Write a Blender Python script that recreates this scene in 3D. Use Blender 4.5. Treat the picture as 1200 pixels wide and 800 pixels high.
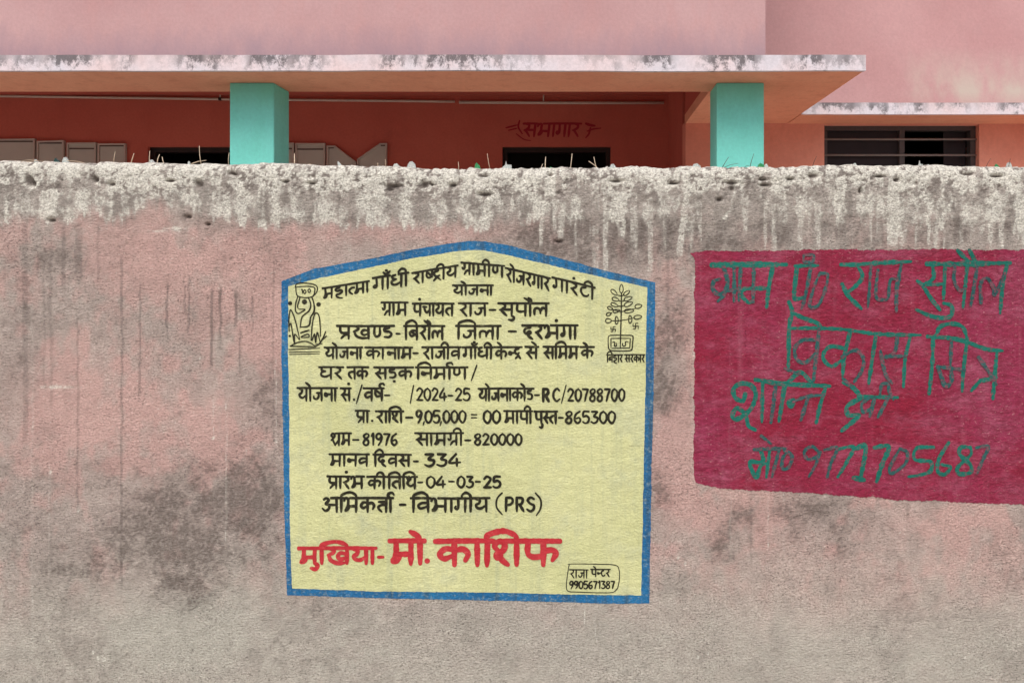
import bpy, bmesh, math, random
import numpy as np
from mathutils import Vector

for o in list(bpy.data.objects):
    bpy.data.objects.remove(o)
scene = bpy.context.scene
C = scene.collection
rng = np.random.RandomState(7)
random.seed(7)

# ------------------------------------------------------------------ camera, sky, sun, exposure
EYE = 1.55          # camera height
F = 900.0           # focal length in photograph pixels (1200 wide)
CX, CY = 680.0, 310.0   # vanishing point in the photograph (the photo is a crop: lens shift)
cam_d = bpy.data.cameras.new('camera')
cam = bpy.data.objects.new('camera', cam_d)
C.objects.link(cam)
cam.location = (0, 0, EYE)
cam.rotation_euler = (math.radians(90), 0, 0)
cam_d.sensor_width = 36
cam_d.lens = 36 * F / 1200
cam_d.shift_x = -(CX - 600) / 1200
cam_d.shift_y = -(400 - CY) / 1200
cam_d.clip_end = 2000
scene.camera = cam

SUN_EL, SUN_AZ = 53, 196        # azimuth clockwise from +Y (north); 180 = behind the camera
world = bpy.data.worlds.new('World')
scene.world = world
world.use_nodes = True
wn = world.node_tree
wn.nodes.clear()
sky = wn.nodes.new('ShaderNodeTexSky')
sky.sky_type = 'NISHITA'
sky.sun_disc = False
sky.sun_elevation = math.radians(SUN_EL)
sky.sun_rotation = math.radians(SUN_AZ)
sky.dust_density = 4.0
sky.ozone_density = 0.6
sky.air_density = 0.9
hs = wn.nodes.new('ShaderNodeHueSaturation')
hs.inputs['Saturation'].default_value = 0.45      # hazy white sky
bg = wn.nodes.new('ShaderNodeBackground')
bg.inputs['Strength'].default_value = 0.12
wo = wn.nodes.new('ShaderNodeOutputWorld')
wn.links.new(sky.outputs[0], hs.inputs['Color'])
wn.links.new(hs.outputs[0], bg.inputs['Color'])
wn.links.new(bg.outputs[0], wo.inputs['Surface'])

sun_d = bpy.data.lights.new('sun', 'SUN')
sun_d.energy = 1.45
sun_d.angle = math.radians(40)
sun_d.color = (1.0, 0.98, 0.95)
sun = bpy.data.objects.new('sun', sun_d)
C.objects.link(sun)
az, el = math.radians(SUN_AZ), math.radians(SUN_EL)
to_sun = Vector((math.sin(az) * math.cos(el), math.cos(az) * math.cos(el), math.sin(el)))
sun.rotation_euler = to_sun.to_track_quat('Z', 'Y').to_euler()

vs = scene.view_settings
vs.view_transform = 'Standard'
vs.look = 'None'
vs.gamma = 1.0
vs.use_curve_mapping = False
vs.exposure = 0.44

# ------------------------------------------------------------------ helpers
def P(x, y, d):
    """photograph pixel at depth d -> world point"""
    return ((x - CX) / F * d, d, EYE + (CY - y) / F * d)

def lin(r, g, b):
    f = lambda c: (c / 255 / 12.92) if c / 255 <= 0.04045 else ((c / 255 + 0.055) / 1.055) ** 2.4
    return (f(r), f(g), f(b), 1.0)

def tag(o, label=None, cat=None, group=None, kind=None):
    if label: o['label'] = label
    if cat: o['category'] = cat
    if group: o['group'] = group
    if kind: o['kind'] = kind
    return o

def empty(name, loc, label, cat, group=None):
    o = bpy.data.objects.new(name, None)
    C.objects.link(o)
    o.location = loc
    o.empty_display_size = 0.1
    return tag(o, label, cat, group)

def link(name, me, mat, parent=None):
    o = bpy.data.objects.new(name, me)
    C.objects.link(o)
    if mat: me.materials.append(mat)
    if parent is not None:
        o.parent = parent
        o.location = -parent.location
    return o

def npmesh(name, verts, quads, smooth=True):
    """fast mesh from numpy quads (n,4)"""
    me = bpy.data.meshes.new(name)
    verts = np.asarray(verts, dtype=np.float32)
    quads = np.asarray(quads, dtype=np.int32)
    me.vertices.add(len(verts))
    me.vertices.foreach_set('co', verts.ravel())
    me.loops.add(quads.size)
    me.loops.foreach_set('vertex_index', quads.ravel())
    me.polygons.add(len(quads))
    me.polygons.foreach_set('loop_start', np.arange(0, quads.size, 4, dtype=np.int32))
    me.polygons.foreach_set('loop_total', np.full(len(quads), 4, dtype=np.int32))
    if smooth:
        me.polygons.foreach_set('use_smooth', np.ones(len(quads), dtype=bool))
    me.update(calc_edges=True)
    me.validate()
    return me

def gridquads(nr, nc):
    a = (np.arange(nr - 1)[:, None] * nc + np.arange(nc - 1)[None, :]).ravel()
    return np.stack([a, a + 1, a + nc + 1, a + nc], 1)

# numpy value noise ---------------------------------------------------
_perm = rng.rand(256, 256).astype(np.float64)
def vnoise(x, y, s=0):
    x = np.asarray(x, float) + s * 17.31
    y = np.asarray(y, float) + s * 9.77
    xi = np.floor(x).astype(int); yi = np.floor(y).astype(int)
    fx = x - xi; fy = y - yi
    fx = fx * fx * (3 - 2 * fx); fy = fy * fy * (3 - 2 * fy)
    a = _perm[yi % 256, xi % 256]; b = _perm[yi % 256, (xi + 1) % 256]
    c = _perm[(yi + 1) % 256, xi % 256]; d = _perm[(yi + 1) % 256, (xi + 1) % 256]
    return (a * (1 - fx) + b * fx) * (1 - fy) + (c * (1 - fx) + d * fx) * fy
def fbm(x, y, s=0, o=4):
    r = 0; amp = 0.5; t = 0
    for i in range(o):
        r = r + amp * vnoise(x * 2 ** i, y * 2 ** i, s + i * 3)
        t += amp; amp *= 0.55
    return r / t
def sstep(a, b, x):
    t = np.clip((x - a) / (b - a), 0, 1)
    return t * t * (3 - 2 * t)

# box helper ------------------------------------------------------------
class MB:
    def __init__(s): s.bm = bmesh.new()
    def box(s, x0, x1, y0, y1, z0, z1, bev=0.0):
        vs_ = [s.bm.verts.new((x, y, z)) for x in (x0, x1) for y in (y0, y1) for z in (z0, z1)]
        idx = [(0, 1, 3, 2), (4, 6, 7, 5), (0, 4, 5, 1), (2, 3, 7, 6), (0, 2, 6, 4), (1, 5, 7, 3)]
        fs = [s.bm.faces.new([vs_[i] for i in f]) for f in idx]
        if bev:
            es = list({e for f in fs for e in f.edges})
            bmesh.ops.bevel(s.bm, geom=es, offset=bev, segments=2, profile=0.6, affect='EDGES')
        return s
    def tube(s, pts, r0, r1=None, n=8, cap=True):
        r1 = r0 if r1 is None else r1
        pts = [Vector(p) for p in pts]
        rings = []
        for i, p in enumerate(pts):
            t = (pts[min(i + 1, len(pts) - 1)] - pts[max(i - 1, 0)]).normalized()
            u = t.cross(Vector((0.31, 0.9, 0.2))).normalized(); w = t.cross(u)
            r = r0 + (r1 - r0) * i / max(1, len(pts) - 1)
            rings.append([s.bm.verts.new(p + (u * math.cos(a) + w * math.sin(a)) * r)
                          for a in [2 * math.pi * k / n for k in range(n)]])
        for a, b in zip(rings, rings[1:]):
            for k in range(n):
                s.bm.faces.new((a[k], a[(k + 1) % n], b[(k + 1) % n], b[k])).smooth = True
        if cap:
            s.bm.faces.new(rings[0][::-1]); s.bm.faces.new(rings[-1])
        return s
    def prism(s, pts, y0, y1):
        """polygon pts (x,z) extruded from y0 to y1"""
        a = [s.bm.verts.new((x, y0, z)) for x, z in pts]
        b = [s.bm.verts.new((x, y1, z)) for x, z in pts]
        s.bm.faces.new(a); s.bm.faces.new(b[::-1])
        for i in range(len(pts)):
            j = (i + 1) % len(pts)
            s.bm.faces.new((a[j], a[i], b[i], b[j]))
        return s
    def build(s, name, mat, parent=None):
        bmesh.ops.recalc_face_normals(s.bm, faces=s.bm.faces)
        me = bpy.data.meshes.new(name)
        s.bm.to_mesh(me); s.bm.free()
        return link(name, me, mat, parent)

# node material helper -----------------------------------------------------
class NT:
    def __init__(s, name, rough=0.9):
        s.m = bpy.data.materials.new(name); s.m.use_nodes = True
        s.t = s.m.node_tree; s.n = s.t.nodes
        s.b = s.n['Principled BSDF']
        s.b.inputs['Roughness'].default_value = rough
        s.b.inputs['Specular IOR Level'].default_value = 0.25
        s.geo = s.n.new('ShaderNodeNewGeometry')
    def L(s, a, b): s.t.links.new(a, b)
    def pos(s, scale=(1, 1, 1), loc=(0, 0, 0)):
        m = s.n.new('ShaderNodeMapping')
        m.inputs['Scale'].default_value = scale; m.inputs['Location'].default_value = loc
        s.L(s.geo.outputs['Position'], m.inputs['Vector'])
        return m.outputs[0]
    def noise(s, scale, detail=4, rough=0.55, vec=None, dist=0.0):
        t = s.n.new('ShaderNodeTexNoise')
        t.inputs['Scale'].default_value = scale; t.inputs['Detail'].default_value = detail
        t.inputs['Roughness'].default_value = rough; t.inputs['Distortion'].default_value = dist
        s.L(vec if vec is not None else s.geo.outputs['Position'], t.inputs['Vector'])
        return t.outputs['Fac']
    def ramp(s, fac, *stops):
        r = s.n.new('ShaderNodeValToRGB')
        e = r.color_ramp.elements
        while len(e) < len(stops): e.new(0.5)
        for i, (p, c) in enumerate(stops):
            e[i].position = p
            e[i].color = c if not isinstance(c, (int, float)) else (c, c, c, 1)
        s.L(fac, r.inputs[0])
        return r.outputs[0]
    def mix(s, fac, a, b, mode='MIX'):
        m = s.n.new('ShaderNodeMix'); m.data_type = 'RGBA'; m.blend_type = mode
        for v, k in ((fac, 0), (a, 6), (b, 7)):
            if isinstance(v, (int, float)): m.inputs[k].default_value = v
            elif isinstance(v, tuple): m.inputs[k].default_value = v
            else: s.L(v, m.inputs[k])
        return m.outputs[2]
    def math(s, op, a, b=0.0, clamp=False):
        m = s.n.new('ShaderNodeMath'); m.operation = op; m.use_clamp = clamp
        for v, k in ((a, 0), (b, 1)):
            if isinstance(v, (int, float)): m.inputs[k].default_value = v
            else: s.L(v, m.inputs[k])
        return m.outputs[0]
    def attr(s, name):
        a = s.n.new('ShaderNodeAttribute'); a.attribute_name = name
        return a
    def color(s, c):
        if isinstance(c, tuple): s.b.inputs['Base Color'].default_value = c
        else: s.L(c, s.b.inputs['Base Color'])
        return s
    def bump(s, h, strength=0.5, dist=0.002, normal=None):
        b = s.n.new('ShaderNodeBump')
        b.inputs['Strength'].default_value = strength; b.inputs['Distance'].default_value = dist
        s.L(h, b.inputs['Height'])
        if normal is not None: s.L(normal, b.inputs['Normal'])
        s.L(b.outputs[0], s.b.inputs['Normal'])
        return b.outputs[0]
    def sepz(s):
        x = s.n.new('ShaderNodeSeparateXYZ'); s.L(s.geo.outputs['Position'], x.inputs[0]); return x.outputs

def stucco(nt, k=1.0):
    """the same plaster relief for the wall and every paint that lies on it"""
    a = nt.noise(1.0, 3, 0.6, nt.pos((90, 90, 150)))
    b = nt.noise(1.0, 2, 0.6, nt.pos((240, 240, 340)))
    h = nt.math('ADD', nt.math('MULTIPLY', a, 1.0), nt.math('MULTIPLY', b, 0.55))
    nt.bump(h, 1.0 * k, 0.0075)

# ------------------------------------------------------------------ materials of the setting
def mat_ground():
    t = NT('dry_earth', 0.95)
    n1 = t.noise(0.8, 5); n2 = t.noise(25, 5, 0.7)
    c = t.mix(n1, lin(172, 168, 160), lin(190, 186, 178))
    c = t.mix(t.ramp(n2, (0.35, 0.0), (0.7, 1.0)), c, lin(182, 178, 170), 'MIX')
    t.color(c); t.bump(n2, 0.6, 0.02)
    return t.m
M_ground = mat_ground()

g = MB(); g.bm.faces.new([g.bm.verts.new(p) for p in ((-300, -300, 0), (300, -300, 0), (300, 300, 0), (-300, 300, 0))])
tag(g.build('ground', M_ground), kind='structure')

# ------------------------------------------------------------------ boundary wall
WD = 2.6                       # depth of its front face
K = WD / F                     # metres per photograph pixel on it
def relief(X, Z):
    """gentle unevenness of the plaster (metres towards the viewer)"""
    return 0.010 * (fbm(X * 2.3 + 40, Z * 2.3 + 40, 1, 3) - 0.5) + 0.0030 * (fbm(X * 11 + 40, Z * 11 + 40, 5, 2) - 0.5) \
        + 0.0030 * (fbm(X * 42 + 40, Z * 64 + 40, 6, 2) - 0.5)
TOPX = [-600, 0, 16, 216, 416, 516, 616, 716, 816, 1016, 1100, 1184, 1800]
TOPY = [190, 190, 190.5, 193.5, 196, 198.5, 199.5, 198.5, 197, 195, 196, 197, 197]
def topz(xp):
    return EYE + (CY - np.interp(xp, TOPX, TOPY)) * K

PITS = [(35, 212, 4.2, 5), (39, 216, 3, 3), (112, 211, 3.4, 3), (131, 216, 4, 2.2), (200, 212, 4.5, 1.6), (234, 216, 4.5, 4),
        (271, 202, 4, 2.6), (275, 204, 3, 2), (335, 213, 4, 1.4), (366, 215, 4, 1.6), (497, 217, 4.2, 3.4), (506, 216.5, 2, 1.6),
        (461, 218, 8, 1.8), (457, 222, 4, 2), (531, 217, 4, 2), (722, 212.5, 6, 1.6), (857, 214.5, 7, 1.8), (858, 221, 3, 3),
        (843, 234, 3, 2), (894, 210.5, 4.5, 1.5), (896, 217, 6, 1.3), (926, 210, 4, 1.4), (1030, 207, 6, 1.4), (1134, 204, 7, 1.5),
        (1168, 206.5, 8, 1.6), (1050, 211, 3, 2), (790, 215, 5, 1.3), (568, 206, 5, 1.2), (568, 228, 7, 2.0), (60, 258, 4, 2),
        (655, 283, 4, 1.6), (243, 263, 2.5, 1.5), (220, 254, 3.5, 2), (1008, 224, 2, 3), (953, 206, 6, 3), (645, 205, 3, 1.5)]

def build_wall():
    # columns: fine inside the picture, coarse beyond
    xin = np.arange(-2.12, 1.68, 0.0046)
    xs = np.concatenate([np.arange(-7.0, -2.13, 0.05), xin, np.arange(1.69, 6.5, 0.05)])
    xp = xs / K + CX
    ztop = topz(xp)
    # small irregular crest
    crest = 0.010 * (fbm(xs * 9 + 5, xs * 0 + 3, 21, 3) - 0.5) + 0.006 * (fbm(xs * 40 + 5, xs * 0 + 8, 23, 3) - 0.5)
    crest += 0.004 * np.clip(fbm(xs * 70, xs * 0 + 1, 24, 2) - 0.62, 0, 1) * 4
    ztop = ztop + crest
    # profile rows: t in [0,1] front bottom->top, then over the rounded top, then down the back
    zr = np.concatenate([np.array([-0.15, 0.0]), np.arange(0.08, 1.6, 0.0062)])
    nf = 74
    R = 0.030; TH = 0.23
    rowsY, rowsZ, up = [], [], []
    base_top = 1.6
    for z in zr:
        rowsY.append(np.zeros_like(xs)); rowsZ.append(np.full_like(xs, z)); up.append((0.0, 1.0))
    for i in range(nf):
        f = i / (nf - 1)
        rowsY.append(np.zeros_like(xs)); rowsZ.append(base_top + (ztop - R - base_top) * f); up.append((0.0, 1.0))
    for i in range(1, 15):
        a = math.pi / 2 * i / 14
        rowsY.append(np.full_like(xs, R * (1 - math.cos(a)))); rowsZ.append(ztop - R + R * math.sin(a)); up.append((math.sin(a), math.cos(a)))
    for i in range(1, 12):
        f = i / 11
        rowsY.append(np.full_like(xs, R + (TH - 2 * R) * f)); rowsZ.append(ztop + 0.006 * math.sin(f * 3.14)); up.append((1.0, 0.0))
    for i in range(1, 5):
        a = math.pi / 2 * i / 4
        rowsY.append(np.full_like(xs, TH - R + R * math.sin(a))); rowsZ.append(ztop - R + R * math.cos(a)); up.append((math.cos(a), -math.sin(a)))
    for z in (1.5, 1.0, 0.5, 0.0, -0.15):
        rowsY.append(np.full_like(xs, TH)); rowsZ.append(np.full_like(xs, z)); up.append((0.0, -1.0))
    Y = np.array(rowsY); Z = np.array(rowsZ); X = np.broadcast_to(xs, Y.shape).copy()
    nu = np.array([u[0] for u in up])[:, None]; nfv = np.array([u[1] for u in up])[:, None]
    XP = X / K + CX; YP = CY - (Z - EYE) / K
    topPix = np.interp(XP, TOPX, TOPY)
    dtop = YP - topPix                                    # pixels below the crest
    # relief
    rl = relief(X, Z)
    rough = sstep(62, 22, dtop)                           # mortar coping: rough
    m1 = fbm(X * 38 + 3, Z * 46 + 7, 31, 4) - 0.5
    m2 = fbm(X * 110 + 3, Z * 120 + 7, 35, 3) - 0.5
    disp = rl + rough * (0.007 * m1 + 0.006 * m2 + 0.003)
    # ledge where the coping mortar ends
    disp += 0.004 * sstep(70, 55, dtop + 14 * (fbm(X * 12, Z * 2, 41, 3) - 0.5))
    for (px, py, rx, ry) in PITS:
        d2 = ((XP - px) / (rx * 1.15)) ** 2 + ((YP - py) / (ry * 1.25)) ** 2
        disp -= 0.020 * np.exp(-d2 ** 1.3) * sstep(-5, 3, dtop)
    # random small pits
    r2 = np.random.RandomState(3)
    for _ in range(34):
        px, py, r = r2.uniform(0, 1200), 197 + abs(r2.normal(0, 14)) + 4, r2.uniform(0.9, 2.4)
        sl = slice(*np.searchsorted(xs, [(px - 15 - CX) * K, (px + 15 - CX) * K]))
        d2 = ((XP[:, sl] - px) / r) ** 2 + ((YP[:, sl] - py) / (r * 0.8)) ** 2
        disp[:, sl] -= 0.008 * np.exp(-d2) * sstep(2, 6, dtop[:, sl])
    V = np.stack([X, WD + Y - disp * np.where(nfv != 0, nfv, 0), Z + disp * np.clip(nu, 0, 1)], -1)
    # ---------------- stain masks, dark also holding painted crevice and pit shade (r lime, g dark, b pink, a grey cement)
    sx = X * 1.0
    streak = fbm(XP * 0.11, YP * 0.012, 51, 3)            # vertical streaks
    streakf = fbm(XP * 0.33, YP * 0.02, 55, 2)
    blot = fbm(XP * 0.022, YP * 0.022, 61, 4)
    blot2 = fbm(XP * 0.06, YP * 0.06, 65, 4)
    fine = fbm(XP * 0.22, YP * 0.24, 71, 3)
    speck = vnoise(XP * 0.42, YP * 0.42, 77)
    yb = np.interp(XP, [0, 90, 140, 190, 215, 250, 300, 400, 480, 560, 640, 720, 800, 900, 1000, 1060, 1120, 1200],
                   [258, 258, 254, 240, 238, 253, 263, 262, 262, 262, 258, 252, 248, 250, 262, 268, 256, 268])
    ybn = yb + 26 * (streak - 0.5) + 14 * (streakf - 0.5) + 12 * (blot2 - 0.5)
    rightness = sstep(560, 700, XP)
    lime = sstep(4, -7, YP - ybn)
    # inside the band: mortar with grey blotches, thinner whitewash lower
    upper = sstep(34, 6, dtop)
    stk = fbm(XP * 0.085, YP * 0.006, 131, 3)
    patch = 0.34 * streak + 0.30 * blot2 + 0.22 * fine + 0.14 * streakf
    inner = sstep(0.42, 0.60, patch + 0.085 * upper - 0.05 * sstep(30, 60, dtop) - 0.05 * sstep(600, 760, XP) * sstep(18, 40, dtop))
    lime = lime * np.clip(0.10 + 0.90 * inner, 0, 1)
    lime = np.maximum(lime, 0.9 * sstep(20, 4, dtop + 16 * (blot2 - .5)) * (0.35 + 0.75 * sstep(.38, .55, fine)))
    low = sstep(22, 40, dtop) * sstep(8, -4, YP - ybn)
    lime = lime * (1 - low) + low * (0.22 + 0.62 * sstep(0.40, 0.62, stk * 0.5 + 0.3 * blot2 + 0.2 * fine))
    hang = sstep(0.55, 0.62, fbm(XP * 0.13, YP * 0.004, 137, 2)) * sstep(225, 240, YP) * sstep(6, -20, YP - 262 - 60 * rightness * vnoise(XP * .2, XP * 0 + 2, 3) - 18 * (streakf - .5))
    lime = np.maximum(lime, 0.62 * hang * (0.5 + 0.7 * fine) * (0.45 + 0.55 * rightness))
    grey = sstep(12, -14, YP - ybn) * 0.95
    # right half: grey run-off reaching further down
    rightness = sstep(560, 700, XP)
    runoff = rightness * sstep(335, 262, YP + 70 * (streak - 0.5)) * (0.45 + 0.7 * blot2)
    grey = np.maximum(grey, runoff)
    dark = np.zeros_like(X)
    pink = np.zeros_like(X)
    drip = np.zeros_like(X)
    def vs_(arr, px, w, y0, y1, s, lean=0.0, soft=0.8):
        xx = px + lean * (YP - y0)
        edge = sstep(w * 0.5 + soft, max(w * 0.5 - soft, 0), np.abs(XP - xx + 2.0 * (vnoise(YP * 0.12, YP * 0 + px, 5) - 0.5)))
        run = sstep(y0 - 4, y0 + 5, YP) * sstep(y1 + 6, y1 - 10, YP)
        return np.maximum(arr, s * edge * run * (0.7 + 0.5 * fine))
    for a in [(634, 5, 238, 292, .75), (649, 4.5, 238, 272, .9, .06), (661, 8, 236, 282, .8, -.1), (709, 6, 214, 345, .75), (698, 9, 262, 345, .5),
              (730, 6, 220, 282, .85), (744, 5, 226, 286, .6), (762, 7, 212, 325, .65), (779, 5, 235, 300, .5), (806, 8, 205, 302, .9, -.1),
              (907, 6, 214, 300, .6), (943, 6, 216, 256, .8), (974, 9, 215, 256, .6), (1013, 20, 226, 256, .85), (1046, 13, 203, 292, .9), (1029, 7, 225, 292, .5),
              (1088, 5, 240, 294, .7), (1070, 16, 215, 245, .6), (1126, 5, 218, 292, .55), (1160, 7, 208, 285, .7), (446, 8, 222, 264, .85), (425, 12, 232, 258, .8),
              (477, 6, 240, 268, .7), (511, 4, 232, 262, .6), (521, 4, 235, 258, .8), (545, 16, 212, 258, .7), (585, 9, 203, 252, .95), (600, 5, 203, 252, .8),
              (571, 5, 235, 265, .3), (85, 13, 242, 264, .8), (57, 20, 218, 258, .7), (30, 14, 215, 256, .6), (146, 8, 214, 246, .7), (178, 22, 215, 236, .9),
              (258, 16, 222, 256, .9), (265, 28, 230, 252, .7), (324, 6, 235, 272, .7), (350, 18, 215, 250, .6), (375, 14, 235, 268, .7), (402, 12, 240, 262, .7),
              (106, 3, 220, 262, .6), (120, 4, 224, 246, .6), (407, 10, 262, 308, .35), (515, 3, 262, 290, .35), (535, 7, 268, 300, .35)]:
        lime = vs_(lime, *(a[:4] + (a[4] * .85,) + a[5:]))
    for a in [(72, 12, 236, 264, .8), (100, 8, 222, 264, .55), (130, 18, 240, 258, .75), (155, 8, 238, 256, .5), (200, 6, 212, 236, .5), (310, 14, 224, 268, .75),
              (335, 10, 212, 244, .65), (318, 20, 240, 250, .6), (360, 12, 250, 272, .55), (398, 5, 210, 254, .7), (495, 14, 238, 262, .5), (530, 12, 250, 264, .6),
              (545, 16, 254, 266, .7), (570, 10, 210, 250, .35), (592, 8, 250, 270, .6), (620, 14, 250, 276, .45), (668, 12, 262, 282, .7), (698, 14, 246, 256, .7),
              (748, 14, 265, 282, .6), (722, 10, 270, 290, .5), (846, 20, 240, 258, .55), (870, 10, 238, 256, .45), (955, 18, 245, 262, .7), (985, 14, 255, 285, .75),
              (995, 6, 220, 240, .8), (1012, 12, 246, 262, .7), (1030, 14, 250, 285, .6), (1062, 12, 262, 285, .6), (1090, 5, 222, 240, .8),
              (1104, 5, 222, 236, .9, .5), (1112, 7, 232, 252, .9, .2), (1118, 9, 250, 276, 1.0, .25), (1168, 5, 266, 284, .9), (1180, 12, 258, 274, 1.0), (915, 8, 215, 250, .4), (890, 14, 220, 300, .3)]:
        dark = vs_(dark, *a, soft=2.5) if len(a) == 5 else vs_(dark, *a)
    # soot in the lower part of the coping and below it on the right
    dark = np.maximum(dark, 0.75 * sstep(0.50, 0.66, 0.5 * streak + 0.5 * fbm(XP * 0.045, YP * 0.05, 95, 4)) * sstep(12, 34, dtop) * sstep(96 + 40 * rightness, 60 + 20 * rightness, dtop))
    dark = np.maximum(dark, 0.5 * sstep(0.54, 0.66, fbm(XP * 0.10, YP * 0.13, 99, 4)) * sstep(3, 10, dtop) * sstep(70, 40, dtop))
    crev_shade = sstep(0.47, 0.36, fbm(X * 38 + 3, Z * 46 + 7, 31, 4) * .55 + fbm(X * 110 + 3, Z * 120 + 7, 35, 3) * .45)  # shade of the mortar crevices, painted into the dark mask
    dark = np.maximum(dark, 0.85 * crev_shade * rough)
    lime = lime * (1 - 0.75 * crev_shade * rough)
    for (px, py, rx, ry) in PITS:
        m_ = np.exp(-(((XP - px) / rx) ** 2 + ((YP - py) / ry) ** 2) ** 1.5)  # shade inside the pits, painted in as well
        dark = np.maximum(dark, m_); lime = lime * (1 - m_)
    # long thin drips on the pink plaster
    for a in [(91, 2.6, 370, 600, .45), (143, 2.6, 300, 690, .55), (164, 2.4, 330, 468, .6), (196, 2.2, 330, 398, .7), (216, 1.6, 322, 370, .6), (221, 1.8, 322, 392, .7),
              (248, 3.2, 338, 432, .75), (258, 3, 340, 402, .7), (276, 3.4, 340, 385, .9), (281, 2.2, 385, 435, .6), (296, 2, 345, 388, .55), (60, 4, 270, 480, .3), (30, 6, 260, 520, .35),
              (75, 5, 262, 340, .45), (92, 8, 262, 330, .4), (320, 2, 300, 520, .35), (52, 2.5, 300, 460, .3), (190, 14, 262, 300, .2), (115, 3, 262, 330, .35),
              (783, 4, 300, 420, .3), (700, 4, 715, 780, .15), (1063, 3, 590, 612, .4), (880, 3, 580, 660, .35), (1108, 2, 600, 640, .2)]:
        drip = vs_(drip, *(a[:4] + (min(1, a[4] * 1.35),)), soft=.6)
    for a in [(265, 1.8, 470, 640, .55), (250, 1.6, 470, 512, .6), (38, 2.4, 350, 770, .35), (58, 2, 540, 680, .4), (92, 1.6, 590, 600, .8), (323, 1.4, 420, 520, .5),
              (856, 2.2, 580, 660, .35), (900, 2.5, 575, 650, .4), (919, 3, 576, 660, .25), (926, 2, 576, 690, .2), (684, 1.2, 712, 742, .7, .05), (696, 1.2, 725, 762, .7, .12),
              (815, 9, 320, 570, .35)]:
        lime = vs_(lime, *a)
    def ga(px, py, rx, ry):
        return np.exp(-(((XP - px) / rx) ** 2 + ((YP - py) / ry) ** 2))
    dk = 0.6 * ga(700, 280, 120, 32) + 0.45 * ga(900, 268, 130, 26) + 0.4 * ga(1060, 268, 90, 24)
    for px, py, rx, ry, s in [(110, 320, 80, 40, .2), (30, 400, 35, 110, .45), (200, 400, 60, 50, .3), (310, 465, 35, 45, .7), (250, 570, 90, 45, .75), (180, 630, 55, 40, .8),
                              (295, 590, 38, 60, .8), (100, 660, 45, 40, .65), (40, 640, 35, 50, .5), (225, 665, 40, 45, .75), (205, 700, 45, 30, .4), (385, 715, 35, 16, .55), (480, 725, 18, 25, .35),
                              (560, 722, 40, 14, .3), (690, 285, 80, 28, .75), (620, 275, 50, 18, .55), (785, 380, 28, 55, .8), (775, 460, 26, 40, .75), (768, 585, 18, 35, .95), (848, 640, 22, 24, 1.0),
                              (870, 605, 24, 16, .6), (955, 598, 55, 20, .75), (985, 640, 18, 30, .75), (930, 625, 22, 20, .5), (1062, 700, 9, 9, .6), (972, 690, 14, 12, .4), (1115, 640, 40, 14, .25),
                              (60, 300, 70, 25, .35), (700, 740, 60, 30, .2), (100, 560, 70, 30, .35), (140, 760, 60, 14, .15), (1150, 720, 20, 30, .2), (320, 650, 24, 30, .5), (850, 290, 60, 16, .45), (1010, 285, 60, 14, .4)]:
        dk = dk + s * ga(px, py, rx, ry)
    dark = np.maximum(dark, np.clip(0.95 * dk * (0.25 + 1.7 * sstep(0.22, 0.82, 0.5 * blot2 + 0.3 * blot + 0.2 * fine)) , 0, 1) * (0.55 + 0.75 * speck))
    dark = np.maximum(dark, 0.55 * sstep(0.52, 0.75, blot) * (0.4 + 0.6 * fine))
    pk = 0
    for px, py, rx, ry, s in [(280, 300, 110, 38, .9), (310, 340, 40, 50, .6), (130, 480, 110, 70, .55), (250, 500, 70, 40, .5), (790, 535, 26, 50, 1.0), (800, 600, 40, 30, .6), (430, 272, 110, 14, .6),
                              (545, 270, 90, 12, .6), (1000, 690, 160, 50, .55), (910, 600, 40, 50, .6), (1100, 610, 90, 30, .6), (805, 480, 16, 90, .6), (320, 400, 25, 60, .6), (60, 470, 60, 50, .35), (875, 275, 18, 22, .5), (1100, 250, 18, 20, .6), (1140, 240, 18, 20, .5)]:
        pk = pk + s * ga(px, py, rx, ry)
    pkn = fbm(XP * 0.018, YP * 0.014, 141, 4) * .6 + fbm(XP * 0.07, YP * 0.05, 145, 4) * .4
    pink = np.clip(pk * (0.5 + 1.0 * blot2) + 0.75 * sstep(0.44, 0.62, pkn) * sstep(760, 640, YP + 60 * (blot2 - .5)), 0, 1)
    green = sstep(600, 770, YP + 90 * (blot - 0.5)) * (0.5 + 0.5 * blot2) + 0.7 * ga(205, 740, 70, 35) + 0.3 * ga(270, 690, 50, 40)  # paler greenish grey towards the bottom
    # broad weathering: lighter runs, grime clouds and grit
    w1 = fbm(XP * 0.035, YP * 0.010, 111, 4); w2 = fbm(XP * 0.013, YP * 0.017, 115, 5); w3 = fbm(XP * 0.09, YP * 0.07, 119, 4)
    dark = np.maximum(dark, 0.42 * sstep(0.50, 0.66, w1) * sstep(640, 420, YP) * (0.3 + 0.9 * w3))
    dark = np.maximum(dark, 0.55 * sstep(0.50, 0.68, w2) * sstep(0.38, 0.62, w3) * (0.5 + 0.6 * speck))
    grit = sstep(0.80, 0.93, vnoise(XP * 0.38, YP * 0.40, 121)) * sstep(0.45, 0.60, w3 * .6 + w2 * .4)
    dark = np.maximum(dark, 0.75 * grit)
    # scraped white smudges
    lime = np.maximum(lime, 0.75 * ga(70, 453.5, 26, 2.6) * (0.5 + fine))
    lime = np.maximum(lime, 0.6 * ga(205, 268, 16, 4) * (0.5 + fine))
    lime = np.maximum(lime, 0.6 * ga(185, 271, 14, 2) * (0.5 + fine))
    # scattered white chips
    chip = sstep(0.985, 0.998, vnoise(XP * 0.30, YP * 0.26, 83) ) 
    lime = np.maximum(lime, chip * 0.9)
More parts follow.
